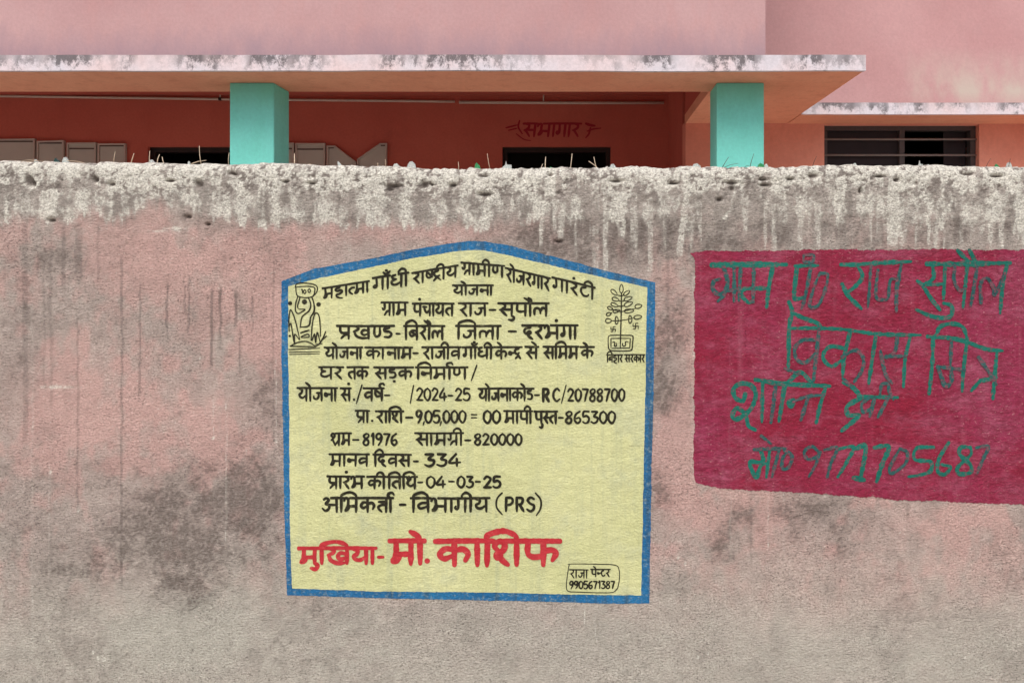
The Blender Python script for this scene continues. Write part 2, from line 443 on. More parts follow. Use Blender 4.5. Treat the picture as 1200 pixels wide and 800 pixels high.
    for (px, py) in [(92, 598), (59, 553), (250, 513), (323, 517), (795, 653), (803, 660), (122, 773), (109, 764), (115, 770), (818, 770), (830, 765)]:
        lime = np.maximum(lime, ga(px, py, 1.8, 2.6))
    # hairline cracks
    for (x0, y0, x1, y1) in [(300, 612, 338, 606), (1050, 727, 1190, 720), (300, 430, 322, 420), (250, 268, 330, 255)]:
        tt = np.clip((XP - x0) / (x1 - x0), 0, 1)
        yy = y0 + (y1 - y0) * tt + 5 * (vnoise(XP * 0.08, XP * 0, 9) - 0.5)
        on = (XP > x0) & (XP < x1)
        dark = np.maximum(dark, 0.55 * on * sstep(1.6, 0.3, np.abs(YP - yy)))
    nr, nc = X.shape
    me = npmesh('boundary_wall', V.reshape(-1, 3), gridquads(nr, nc)[:, ::1])
    for nm, arr in (('lime', lime), ('dark', dark), ('pink', pink), ('cement', grey), ('grey_green', green), ('drip', drip)):
        at = me.attributes.new(nm, 'FLOAT', 'POINT')
        at.data.foreach_set('value', np.clip(arr, 0, 1).astype(np.float32).ravel())
    return me

def mat_wall():
    t = NT('weathered_plaster', 0.95)
    n_f = t.noise(1.0, 4, 0.7, t.pos((140, 140, 170)))
    n_m = t.noise(28, 5, 0.65)
    n_l = t.noise(5, 4, 0.6)
    base = t.mix(t.ramp(n_m, (0.35, 0.0), (0.68, 1.0)), lin(160, 145, 137), lin(184, 169, 160))
    base = t.mix(t.ramp(n_l, (0.4, 0.0), (0.65, 0.5)), base, lin(170, 158, 149))
    base = t.mix(t.attr('pink').outputs['Fac'], base, t.mix(n_m, lin(184, 147, 140), lin(198, 167, 158)))
    base = t.mix(t.math('MULTIPLY', t.attr('grey_green').outputs['Fac'], 0.75), base, t.mix(n_m, lin(164, 161, 150), lin(193, 190, 177)))
    cem = t.mix(t.ramp(n_m, (0.3, 0.0), (0.7, 1.0)), lin(134, 126, 119), lin(178, 168, 159))
    base = t.mix(t.attr('cement').outputs['Fac'], base, cem)
    gn = t.noise(1.0, 2, 0.55, t.pos((120, 120, 190)))
    gl = t.noise(3.2, 4, 0.6)
    grit = t.math('MULTIPLY', t.ramp(gn, (0.585, 0.0), (0.635, 1.0)), t.ramp(gl, (0.36, 0.30), (0.64, 1.0)))
    base = t.mix(t.math('MULTIPLY', grit, 0.62), base, lin(86, 74, 70))
    gp = t.ramp(t.noise(1.0, 2, 0.5, t.pos((95, 95, 150), (3, 5, 9))), (0.66, 0.0), (0.70, 1.0))
    base = t.mix(t.math('MULTIPLY', gp, 0.6), base, lin(206, 190, 180))
    base = t.mix(t.math('MULTIPLY', t.attr('drip').outputs['Fac'], 0.62), base, lin(96, 86, 82))
    dk = t.math('MULTIPLY', t.attr('dark').outputs['Fac'], t.ramp(t.math('ADD', t.math('MULTIPLY', n_f, 0.6), t.math('MULTIPLY', n_m, 0.4)), (0.40, 0.12), (0.56, 1.0)))
    ns = t.noise(1.0, 8, 0.78, t.pos((70, 70, 85)))
    crisp = t.ramp(t.math('ADD', t.attr('dark').outputs['Fac'], t.math('MULTIPLY', t.math('SUBTRACT', ns, 0.5), 2.6)), (0.30, 0.0), (0.95, 1.0))
    dk = t.math('ADD', t.math('MULTIPLY', dk, 0.40), t.math('MULTIPLY', crisp, 0.44), True)
    base = t.mix(dk, base, lin(88, 77, 72))
    nl = t.noise(1.0, 8, 0.72, t.pos((50, 50, 34), (7, 1, 3)))
    lcr = t.ramp(t.math('ADD', t.attr('lime').outputs['Fac'], t.math('MULTIPLY', t.math('SUBTRACT', nl, 0.5), 1.7)), (0.34, 0.0), (0.74, 1.0))
    lm = t.math('MULTIPLY', t.math('ADD', t.math('MULTIPLY', t.attr('lime').outputs['Fac'], 0.35), t.math('MULTIPLY', lcr, 0.65)), t.ramp(n_f, (0.38, 0.35), (0.54, 1.0)))
    base = t.mix(t.math('MULTIPLY', lm, 0.92), base, t.mix(n_m, lin(200, 196, 186), lin(234, 229, 216)))
    # fine grain of the sand in the plaster
    base = t.mix(t.ramp(gl, (0.38, 0.45), (0.62, 1.0)), base, t.mix(1.0, base, t.ramp(n_f, (0.30, 0.60), (0.66, 1.16)), 'MULTIPLY'))
    t.color(base)
    stucco(t)
    return t.m
M_wall = mat_wall()
wall = link('boundary_wall', build_wall(), M_wall)
tag(wall, 'long weathered pinkish grey plastered boundary wall with crumbling whitewashed coping', 'wall')

# ---- glass shards and wire stubs set in the coping (parts of the wall)
def mat_glass(name, c, rough=0.12):
    t = NT(name, rough); t.color(c)
    t.b.inputs['Transmission Weight'].default_value = 0.55
    t.b.inputs['Specular IOR Level'].default_value = 0.5
    n = t.noise(60, 3); t.L(t.ramp(n, (0.3, 0.08), (0.7, 0.45)), t.b.inputs['Roughness'])
    return t.m
M_gclear = mat_glass('clear_glass', lin(225, 232, 228))
M_ggreen = mat_glass('green_glass', lin(60, 170, 105))
M_gteal = mat_glass('teal_glass', lin(35, 80, 78))
def shard(px, py, w, h, mat, dpt=0.06, kind='round', tilt=0.0):
    x, _, _ = P(px, py, WD); d = WD + dpt
    sc = d / F
    X, _, _ = P(px, py, d)
    ztop_ = EYE + (CY - (py - h)) * sc
    zb = float(topz(px)) - 0.035
    wb = w * sc * 0.5
    hh = ztop_ - zb
    if kind == 'round':
        pts = [(-wb, 0), (wb, 0), (wb * 1.0, hh * .6), (wb * .75, hh * .85), (wb * .2, hh), (-wb * .4, hh * .97), (-wb * .85, hh * .78)]
    elif kind == 'fin':
        pts = [(-wb, 0), (wb, 0), (wb, hh * .55), (wb * .5, hh * .85), (-wb * .3, hh), (-wb * .6, hh * .9), (-wb * .9, hh * .6)]
    else:
        pts = [(-wb, 0), (wb, 0), (wb * .9, hh * .9), (wb * .1, hh * .92), (0, hh * 1.12), (-wb * .15, hh * .9), (-wb * .9, hh * .7)]
    pts = [(X + a + tilt * b, zb + b) for a, b in pts]
    m = MB()
    # curved piece of bottle: bent front and back
    m.prism(pts, d, d + 0.007)
    for v in m.bm.verts:
        v.co.y += 6.0 * (v.co.x - X) ** 2
    return m.build('glass_shard', mat, wall)
for a in [(66, 190, 9, 5, M_gteal, .05, 'fin'), (76, 190, 8, 6, M_gclear, .07), (42, 190, 7, 3.5, M_gclear, .05, 'fin'), (221, 193, 3.5, 4, M_gclear, .04),
          (403, 195.5, 6, 7, M_gclear, .08, 'fin', -.3), (464, 197.5, 10, 6, M_gclear, .04), (482, 197.5, 11, 8.5, M_gclear, .03), (559.5, 198.5, 9, 8, M_ggreen, .05, 'fin'),
          (593, 199, 14, 8, M_gclear, .05, 'spike'), (646, 199, 7, 4, M_ggreen, .08, 'fin'), (718, 198, 9, 6, M_gclear, .02), (893, 196, 13, 5, M_ggreen, .05, 'fin'),
          (898, 196, 6, 4, M_gclear, .02), (1002, 195, 6, 4, M_gclear, .05), (1078, 195.5, 8, 5, M_gclear, .06, 'spike'), (1088, 195.5, 5, 3, M_gclear, .03),
          (1169, 197, 8, 5, M_ggreen, .06, 'fin'), (1183, 197, 7, 7, M_gclear, .05, 'round'), (1101, 196, 6, 3, M_gteal, .03, 'fin'), (177, 191, 9, 4, M_gclear, .07), (816, 196.5, 13, 5, M_gclear, .09)]:
    shard(*a)
t_ = NT('pebble_mortar', 0.95); nn = t_.noise(90, 4); t_.color(t_.mix(nn, lin(150, 140, 126), lin(205, 196, 178))); t_.bump(nn, .6, .004); M_pebble = t_.m
t_ = NT('tan_pebble', 0.95); nn = t_.noise(90, 4); t_.color(t_.mix(nn, lin(168, 128, 100), lin(205, 170, 140))); M_tan = t_.m
def lump(px, py, w, h, mat, dpt):
    d = WD + dpt; sc = d / F
    X, _, Z = P(px, py, d)
    m = MB()
    bmesh.ops.create_icosphere(m.bm, subdivisions=3, radius=1.0)
    for v in m.bm.verts:
        n = 0.75 + 0.5 * float(fbm(v.co.x * 1.7 + px, v.co.z * 1.7 + v.co.y * 1.3, 91, 3))
        v.co = Vector((X + v.co.x * w * sc * .5 * n, d + v.co.y * w * sc * .4 * n, float(topz(px)) - 0.004 + v.co.z * h * sc * n))
    for f in m.bm.faces: f.smooth = True
    return m.build('mortar_lump', mat, wall)
for a in [(356, 190, 6, 5, M_tan, .05), (363, 188, 7, 7, M_tan, .06), (370, 190, 5, 4, M_tan, .05), (177, 188, 12, 4, M_pebble, .05), (718, 194, 12, 5, M_pebble, .03), (816, 194, 14, 5, M_pebble, .05),
          (1000, 193, 10, 3, M_pebble, .04), (1062, 192, 14, 4, M_pebble, .04), (140, 190, 7, 3, M_pebble, .06), (930, 194, 6, 3, M_pebble, .05), (30, 188, 8, 3, M_pebble, .06), (540, 197, 9, 2.5, M_pebble, .05),
          (252, 191, 8, 3, M_pebble, .08), (1140, 194, 9, 3, M_pebble, .05), (620, 198, 9, 2.5, M_pebble, .05)]:
    lump(*a)
t_ = NT('straw_stalk', 0.8); t_.color(t_.mix(t_.noise(200, 2), lin(186, 158, 128), lin(222, 206, 184))); M_straw = t_.m
t_ = NT('rusty_wire', 0.8); t_.color(t_.mix(t_.noise(200, 2), lin(58, 44, 38), lin(104, 74, 58))); M_rust = t_.m
for x0, y0, x1, y1, mt, r in [(133, 191, 135, 178, 0, .9), (153, 191, 157, 180, 0, 1.2), (174.5, 192, 175.5, 177, 0, .9), (184, 192, 187, 181, 0, 1.1), (193, 192, 190, 184, 0, 1.1),
                              (236, 193, 233.5, 171, 0, 1.0), (223, 190.5, 242, 188, 0, 1.0), (268, 194, 268.5, 179, 0, .9), (345, 195, 345, 180, 0, 1.3), (443, 197, 442.5, 191, 0, .8), (451, 197, 451.5, 187, 0, .9),
                              (537, 200, 537, 190, 0, 1.0), (575, 200, 571, 180, 0, .8), (639, 200, 639.5, 184, 0, 1.1), (634, 200, 636, 192, 0, .8), (668, 200, 670.5, 180, 0, 1.0), (704, 199, 690, 189, 0, 1.2), (700, 198, 696, 184, 0, 1.0),
                              (845, 197, 854, 184, 1, .8), (846, 195.5, 865, 191.5, 1, .6), (878, 197, 883.5, 180, 1, .8), (870, 195.5, 878, 194, 1, .6), (951, 198, 957, 183, 1, .8), (1154, 197, 1161, 186, 1, .7), (1181, 197, 1184, 186, 1, .7),
                              (100, 189.5, 78, 188.5, 0, .7), (30, 188, 52, 189, 0, .6), (20, 189, 40, 187, 0, .6)]:
    d = WD + 0.05
    mid = ((x0 + x1) / 2 + random.uniform(-.8, .8), (y0 + y1) / 2)
    a_, b_, c_ = Vector(P(x0, y0 + 2, d)), Vector(P(mid[0], mid[1], d - .003)), Vector(P(x1, y1, d + random.uniform(-.02, .02)))
    MB().tube([a_, b_, c_], r * .5 * d / F * 1.1, r * .32 * d / F, 6).build('wire_stub' if mt else 'dry_stalk', M_rust if mt else M_straw, wall)

# ------------------------------------------------------------------ paint on the wall
def drape(XPX, YPX, off):
    """pixel arrays -> points on the wall surface, off metres proud of it"""
    X = (XPX - CX) * K; Z = EYE + (CY - YPX) * K
    return np.stack([X, WD - relief(X, Z) - ledge(XPX, YPX, X, Z) - off, Z], -1)
def ledge(xp, yp, X, Z):
    top = np.interp(xp, TOPX, TOPY)
    return 0.004 * sstep(70, 55, (yp - top) + 14 * (fbm(X * 12, Z * 2, 41, 3) - 0.5))

def coons(top, bottom, left, right, nu, nv, jit=0.0, seed=0, off=0.001):
    def res(poly, n):
        p = np.array(poly, float); s = np.r_[0, np.cumsum(np.hypot(*np.diff(p, axis=0).T))]
        t = np.linspace(0, s[-1], n)
        return np.stack([np.interp(t, s, p[:, 0]), np.interp(t, s, p[:, 1])], -1)
    T, B, L_, R_ = res(top, nu), res(bottom, nu), res(left, nv), res(right, nv)
    def j(a, k):
        s = np.arange(len(a)) * 1.0
        n = fbm(s * 0.09, s * 0 + k + seed, 3, 4) - 0.5
        n2 = vnoise(s * 0.9, s * 0 + k + seed + 3, 7) - 0.5
        d = (n * 2 + n2 * 0.9) * jit * np.sin(np.linspace(0, np.pi, len(a))) ** 0.15
        return d
    T[:, 1] += j(T, 1); B[:, 1] += j(B, 2); L_[:, 0] += j(L_, 3); R_[:, 0] += j(R_, 4)
    u = np.linspace(0, 1, nu)[None, :, None]; v = np.linspace(0, 1, nv)[:, None, None]
    S = (1 - v) * T[None] + v * B[None] + (1 - u) * L_[:, None] + u * R_[:, None] \
        - ((1 - u) * (1 - v) * T[0] + u * (1 - v) * T[-1] + (1 - u) * v * B[0] + u * v * B[-1])
    pts = drape(S[..., 0], S[..., 1], off)
    return pts.reshape(-1, 3), gridquads(nv, nu)

def paint_mat(name, c1, c2, wear_c, wear=(0.62, 0.72), wear_s=40, amt=0.6, streaks=0.25, fine_amt=0.12, bump=0.8, streak_c=None):
    t = NT(name, 0.7)
    n1 = t.noise(4, 5, 0.6); n2 = t.noise(wear_s, 5, 0.7); nf = t.noise(1.0, 4, 0.7, t.pos((140, 140, 170)))
    st = t.noise(1.0, 3, 0.6, t.pos((45, 1, 2.2)))
    c = t.mix(t.ramp(n1, (0.3, 0.0), (0.7, 1.0)), c1, c2)
    c = t.mix(t.math('MULTIPLY', t.ramp(st, (0.5, 0.0), (0.72, 1.0)), streaks), c, streak_c or lin(150, 140, 124))
    c = t.mix(t.math('MULTIPLY', t.ramp(n2, (wear[0], 0.0), (wear[1], 1.0)), amt), c, wear_c)
    c = t.mix(1.0, c, t.ramp(nf, (0.3, 1.0 - fine_amt), (0.7, 1.0 + fine_amt * .5)), 'MULTIPLY')
    t.color(c)
    stucco(t, bump)
    return t.m

M_yellow = paint_mat('yellow_paint', lin(186, 186, 134), lin(206, 204, 154), lin(164, 168, 138), (0.50, 0.74), 8, 0.7, 0.5, 0.14, 0.6, lin(168, 172, 136))
M_blue = paint_mat('blue_paint', lin(22, 88, 136), lin(36, 112, 160), lin(120, 140, 148), (0.52, 0.66), 75, 0.8, 0.85, 0.22, 0.8, lin(54, 80, 102))
M_black = paint_mat('black_paint', lin(26, 23, 13), lin(40, 36, 20), lin(130, 126, 84), (0.58, 0.74), 60, 0.5, 0.0, 0.1, 0.35)
M_red = paint_mat('red_paint', lin(166, 32, 42), lin(178, 50, 56), lin(214, 116, 106), (0.56, 0.74), 60, 0.45, 0.15, 0.08, 0.35, lin(206, 90, 90))
M_maroon = paint_mat('maroon_paint', lin(124, 34, 58), lin(146, 50, 76), lin(176, 120, 126), (0.58, 0.74), 55, 0.6, 0.45, 0.34, 0.8, lin(150, 66, 84))
def mat_maroon():
    t = NT('maroon_paint', 0.75)
    a = t.noise(1.0, 8, 0.72, t.pos((7, 7, 16))); b = t.noise(1.0, 8, 0.75, t.pos((38, 38, 70), (2, 4, 1))); d = t.noise(2.4, 4, 0.6)
    e = t.noise(1.0, 6, 0.8, t.pos((85, 85, 120), (5, 0, 3))); st = t.noise(1.0, 3, 0.6, t.pos((30, 1, 1.6)))
    c = t.mix(t.ramp(d, (0.36, 0.0), (0.64, 1.0)), lin(136, 24, 50), lin(140, 42, 72))
    c = t.mix(t.math('MULTIPLY', t.ramp(a, (0.46, 0.0), (0.66, 1.0)), 0.65), c, lin(158, 82, 104))
    c = t.mix(t.math('MULTIPLY', t.ramp(b, (0.40, 1.0), (0.56, 0.0)), 0.55), c, lin(104, 16, 38))
    c = t.mix(t.math('MULTIPLY', t.ramp(st, (0.55, 0.0), (0.75, 1.0)), 0.3), c, lin(160, 92, 108))
    m = t.math('MULTIPLY', t.ramp(e, (0.585, 0.0), (0.66, 1.0)), t.ramp(d, (0.38, 0.35), (0.66, 1.0)))
    c = t.mix(t.math('MULTIPLY', m, 0.75), c, lin(196, 146, 146))
    t.color(c); stucco(t, 0.9)
    return t.m
M_maroon = mat_maroon()
M_green = paint_mat('green_paint', lin(8, 92, 80), lin(16, 106, 92), lin(122, 66, 78), (0.52, 0.66), 85, 0.75, 0.1, 0.12, 0.6, lin(60, 110, 96))
M_dgreen = paint_mat('thin_green_paint', lin(30, 72, 74), lin(36, 90, 86), lin(128, 62, 76), (0.48, 0.62), 85, 0.8, 0.1, 0.12, 0.6, lin(80, 90, 90))

# ---------------- brush strokes
def crom(pts, step=0.8):
    p = np.array(pts, float)
    if len(p) == 2:
        n = max(2, int(np.hypot(*(p[1] - p[0])) / step) + 1)
        return p[0] + (p[1] - p[0]) * np.linspace(0, 1, n)[:, None]
    q = np.vstack([2 * p[0] - p[1], p, 2 * p[-1] - p[-2]])
    out = []
    for i in range(1, len(q) - 2):
        p0, p1, p2, p3 = q[i - 1], q[i], q[i + 1], q[i + 2]
        n = max(2, int(np.hypot(*(p2 - p1)) / step) + 1)
        t = np.linspace(0, 1, n, endpoint=False)[:, None]
        out.append(0.5 * (2 * p1 + (p2 - p0) * t + (2 * p0 - 5 * p1 + 4 * p2 - p3) * t ** 2 + (3 * p1 - p0 - 3 * p2 + p3) * t ** 3))
    out.append(p[-1:])
    return np.vstack(out)

class Strokes:
    """collects brush strokes given in photograph pixels and lays them on a surface as one mesh"""
    def __init__(s, depth=None, off=0.0026): s.v, s.q, s.n, s.k, s.depth, s.off = [], [], 0, 0, depth, off
    def add(s, pts, w, taper=(0.85, 0.7), cap=True, var=0.12):
        c = crom(pts, 0.7)
        if len(c) < 2: return
        d = np.gradient(c, axis=0); ln = np.hypot(d[:, 0], d[:, 1]) + 1e-9
        d = d / ln[:, None]; nrm = np.stack([-d[:, 1], d[:, 0]], -1)
        t = np.linspace(0, 1, len(c))
        ww = w * .5 * (taper[0] + (1 - taper[0]) * np.clip(t / .2, 0, 1)) * (taper[1] + (1 - taper[1]) * np.clip((1 - t) / .25, 0, 1))
        ww = ww * (1 + var * 2 * (vnoise(np.arange(len(c)) * .22, np.full(len(c), s.k * 7.3), 3) - .5))
        if cap:
            e = w * .32
            c = np.vstack([c[:1] - d[:1] * e, c[:1] - d[:1] * e * .6, c, c[-1:] + d[-1:] * e * .6, c[-1:] + d[-1:] * e])
            nrm = np.vstack([nrm[:1], nrm[:1], nrm, nrm[-1:], nrm[-1:]])
            ww = np.r_[ww[0] * .35, ww[0] * .8, ww, ww[-1] * .8, ww[-1] * .35]
        a = c + nrm * ww[:, None]; b = c - nrm * ww[:, None]
        off = s.off + (s.k % 24) * 0.00006 + np.linspace(0, 0.00005, len(c))
        s.k += 1
        P2 = np.stack([a, c, b], 1)                    # n,3,2
        off2 = np.repeat(off[:, None], 3, 1)
        if s.depth is None:
            pts3 = drape(P2[..., 0], P2[..., 1], off2)
        else:
            D = s.depth
            pts3 = np.stack([(P2[..., 0] - CX) / F * D, D - off2, EYE + (CY - P2[..., 1]) / F * D], -1)
        n = len(c)
        q = gridquads(n, 3) + s.n
        s.v.append(pts3.reshape(-1, 3)); s.q.append(q); s.n += n * 3
    def dot(s, x, y, r):
        s.add([(x - r * .35, y), (x + r * .35, y)], r * 2, (.9, .9), True, .05)
    def build(s, name, mat, parent):
        me = npmesh(name, np.vstack(s.v), np.vstack(s.q))
        return link(name, me, mat, parent)

# ---------------- hand-lettered alphabet: strokes in units of the letter height, y up
B_ = lambda x, a=1.0, b=0.0: [(x, a), (x, b)]
GL = {  # name: (width, stem x or None, headline start, strokes)
 'ma': (.84, .66, 0, [[(.2, 1), (.2, .5), (.14, .22), (.08, .12), (.2, .12), (.3, .3), (.2, .42)], [(.2, .42), (.66, .42)], B_(.66)]),
 'bha': (.92, .74, .40, [[(.02, .80), (.1, .98), (.24, .94), (.26, .7), (.26, .5), (.16, .2), (.1, .12), (.22, .14), (.32, .3), (.24, .42)], [(.24, .42), (.74, .42)], B_(.74)]),
 'ha': (.78, .44, 0, [[(.42, 1), (.42, .8)], [(.42, .8), (.18, .78), (.12, .64), (.26, .54), (.52, .56), (.58, .4), (.4, .26), (.2, .2), (.2, .04), (.4, -.1), (.6, -.16)]]),
 'ta': (.74, .6, 0, [[(.6, .6), (.34, .62), (.14, .48), (.14, .28), (.34, .04)], B_(.6)]),
 't_': (.44, None, 0, [[(.46, .62), (.26, .62), (.1, .46), (.12, .26), (.3, .04)]]),
 'ga': (.72, .56, 0, [[(.2, 1), (.22, .4), (.14, .22), (.04, .3), (.1, .42)], B_(.56)]),
 'gra': (.72, .56, 0, [[(.2, 1), (.22, .55), (.12, .46), (.06, .56)], [(.54, .36), (.36, .3), (.2, .02)], B_(.56)]),
 'dha': (.8, .64, .5, [[(.32, .98), (.12, .9), (.16, .7), (.36, .64)], [(.34, .64), (.12, .54), (.12, .3), (.34, .2), (.64, .36)], B_(.64)]),
 'gha': (.82, .66, 0, [[(.14, .96), (.14, .74), (.36, .64)], [(.34, .64), (.12, .54), (.14, .28), (.36, .2), (.66, .38)], B_(.66)]),
 'ra': (.56, .3, 0, [[(.16, 1), (.36, .9), (.38, .7), (.22, .54), (.08, .48)], [(.14, .5), (.24, .34), (.44, 0)]]),
 'ssa': (.78, .62, 0, [[(.16, 1), (.14, .56), (.26, .36), (.62, .42)], B_(.62), [(.18, .86), (.6, .5)]]),
 'ss_': (.5, None, 0, [[(.16, 1), (.14, .52), (.26, .34), (.5, .4)], [(.18, .84), (.46, .44)], [(.5, .98), (.48, .36)]]),
 'pa': (.74, .6, 0, [[(.16, 1), (.15, .52), (.28, .34), (.6, .38)], B_(.6)]),
 'pra': (.76, .6, 0, [[(.16, 1), (.15, .6), (.28, .46), (.6, .48)], [(.58, .34), (.4, .28), (.2, .02)], B_(.6)]),
 'Ta': (.66, .38, 0, [[(.38, 1), (.38, .84), (.16, .72), (.12, .42), (.28, .14), (.48, .16), (.56, .3)]]),
 'Tra': (.64, .42, 0, [[(.38, 1), (.38, .84), (.16, .74), (.14, .5), (.3, .32), (.5, .4)], [(.12, .0), (.34, .24), (.56, -.02)]]),
 'ya': (.8, .64, 0, [[(.12, .94), (.3, .84), (.26, .62), (.12, .5), (.18, .3), (.38, .24), (.64, .46)], B_(.64)]),
 'Na': (.92, .76, 0, [[(.16, 1), (.15, .5), (.28, .36), (.44, .5), (.44, 1)], B_(.76)]),
 'N_': (.56, None, 0, [[(.16, 1), (.15, .4), (.28, .16), (.44, .36), (.44, 1)]]),
 'ja': (.84, .68, 0, [[(.68, .62), (.32, .62)], [(.44, .62), (.46, .36), (.32, .14), (.14, .2), (.12, .36)], B_(.68)]),
 'na': (.74, .6, 0, [[(.6, .5), (.26, .52), (.14, .6), (.1, .42), (.24, .36), (.32, .5)], B_(.6)]),
 'n_': (.46, None, 0, [[(.48, .5), (.26, .52), (.14, .6), (.1, .42), (.24, .36), (.32, .5)]]),
 'cha': (.8, .64, 0, [[(.08, .72), (.4, .72)], [(.22, .72), (.24, .46), (.38, .26), (.64, .48)], B_(.64)]),
 'sa': (.88, .72, 0, [[(.14, 1), (.34, .9), (.34, .7), (.2, .54), (.06, .48)], [(.12, .5), (.24, .32), (.44, .02)], [(.3, .5), (.72, .5)], B_(.72)]),
 's_': (.56, None, 0, [[(.14, 1), (.34, .9), (.34, .7), (.2, .54), (.06, .48)], [(.12, .5), (.24, .32), (.44, .02)], [(.3, .5), (.58, .5)]]),
 'la': (.88, .74, 0, [[(.1, .12), (.1, .48), (.24, .62), (.4, .48), (.42, .2)], [(.42, .36), (.54, .62), (.74, .56)], B_(.74)]),
 'kha': (1.08, .92, 0, [[(.16, 1), (.34, .9), (.34, .72), (.12, .56)], [(.16, .56), (.26, .22), (.54, .04), (.86, .06)], [(.92, .62), (.66, .68), (.54, .46), (.66, .28), (.92, .4)], B_(.92)]),
 'Da': (.66, .4, 0, [[(.4, 1), (.4, .84), (.16, .78), (.16, .6), (.42, .54), (.52, .36), (.4, .14), (.14, .14)]]),
 'Da.': (.66, .4, 0, [[(.4, 1), (.4, .84), (.16, .78), (.16, .6), (.42, .54), (.52, .36), (.4, .14), (.14, .14)], 'dot', (.42, -.2)]),
 'va': (.74, .6, 0, [[(.6, .64), (.3, .66), (.12, .48), (.22, .26), (.6, .42)], B_(.6)]),
 'ba': (.74, .6, 0, [[(.6, .64), (.3, .66), (.12, .48), (.22, .26), (.6, .42)], [(.2, .58), (.5, .36)], B_(.6)]),
 'ka': (1.0, .5, 0, [[(.5, .64), (.26, .68), (.1, .48), (.22, .28), (.5, .44)], [(.5, .6), (.74, .66), (.88, .48), (.8, .2)], B_(.5)]),
 'da': (.66, .4, 0, [[(.42, 1), (.42, .86), (.2, .8), (.1, .6), (.16, .42), (.32, .36), (.46, .46), (.38, .58), (.28, .5)], [(.3, .36), (.36, .18), (.56, -.02)]]),
 'dra': (.6, .34, 0, [[(.36, 1), (.36, .86), (.16, .8), (.08, .6), (.16, .44), (.32, .42), (.4, .52)], [(.26, .42), (.5, .02)], [(.34, .26), (.12, .02)]]),
 'sha': (.82, .66, .34, [[(.14, .62), (.06, .8), (.18, .98), (.34, .88), (.32, .64), (.1, .44), (.14, .3), (.26, .42)], [(.2, .38), (.28, .2), (.44, .02)], B_(.66)]),
 'shra': (.86, .7, .44, [[(.2, .68), (.07, .78), (.14, .97), (.3, .94), (.33, .74), (.18, .52), (.04, .38)], [(.16, .5), (.28, .22), (.4, -.02)], [(.7, .44), (.46, .1)], B_(.7)]),
 'pha': (1.02, .58, 0, [[(.16, 1), (.15, .52), (.28, .34), (.58, .38)], [(.58, .58), (.8, .64), (.92, .48), (.82, .2)], B_(.58)]),
 'tha': (.8, .64, .46, [[(.24, .78), (.12, .88), (.24, 1.0), (.34, .84), (.18, .62), (.14, .4), (.34, .22), (.64, .4)], B_(.64)]),
 'a': (1.04, .88, .56, [[(.1, .88), (.26, .98), (.4, .84), (.24, .58), (.42, .5), (.42, .24), (.22, .08), (.04, .24)], [(.38, .52), (.88, .5)], B_(.88)]),
 'tta': (.74, .6, 0, [[(.6, .72), (.16, .72)], [(.6, .5), (.34, .5), (.16, .4), (.16, .26), (.32, .02)], B_(.6)]),
 'ndra': (.86, .5, 0, [[(.5, 1), (.5, .86), (.3, .76), (.26, .6), (.42, .5), (.56, .56), (.42, .36), (.62, .08)], [(.3, .62), (.06, .62), (.1, .76)], [(.42, .24), (.2, .06)]]),
}
LAT = {
 '0': (.62, [[(.31, 1), (.1, .78), (.08, .3), (.3, 0), (.5, .26), (.52, .74), (.31, 1)]]),
 '1': (.4, [[(.08, .76), (.24, 1), (.24, 0)]]),
 '2': (.64, [[(.08, .78), (.26, 1), (.5, .84), (.44, .56), (.1, .02)], [(.08, .03), (.54, .03)]]),
 '3': (.62, [[(.08, .98), (.5, .98)], [(.5, .96), (.26, .58), (.5, .46), (.48, .14), (.26, 0), (.06, .12)]]),
 '4': (.68, [[(.4, 1), (.06, .3), (.6, .3)], [(.44, .62), (.44, 0)]]),
 '5': (.62, [[(.52, .98), (.14, .98), (.1, .56), (.34, .62), (.52, .4), (.44, .08), (.22, 0), (.06, .12)]]),
 '6': (.62, [[(.46, 1), (.18, .74), (.08, .3), (.28, 0), (.5, .2), (.4, .46), (.12, .36)]]),
 '7': (.6, [[(.06, .97), (.52, .97)], [(.52, .96), (.34, .5), (.24, 0)]]),
 '8': (.62, [[(.3, 1), (.1, .82), (.2, .58), (.46, .36), (.42, .06), (.22, 0), (.08, .2), (.24, .5), (.48, .74), (.44, .94), (.3, 1)]]),
 '9': (.6, [[(.48, .78), (.3, .5), (.1, .62), (.12, .9), (.32, 1), (.5, .8), (.44, .36), (.24, 0)]]),
 'R': (.74, [[(.12, 1), (.12, 0)], [(.12, .98), (.46, .94), (.52, .7), (.4, .52), (.14, .5)], [(.3, .5), (.58, 0)]]),
 'P': (.7, [[(.12, 1), (.12, 0)], [(.12, .98), (.46, .94), (.54, .7), (.4, .48), (.14, .46)]]),
 'C': (.7, [[(.58, .84), (.36, 1), (.12, .72), (.12, .28), (.36, 0), (.6, .18)]]),
 'S': (.68, [[(.54, .88), (.32, 1), (.12, .8), (.26, .56), (.5, .42), (.5, .14), (.28, 0), (.08, .14)]]),
}
REV = {}   # nothing hidden behind other letters

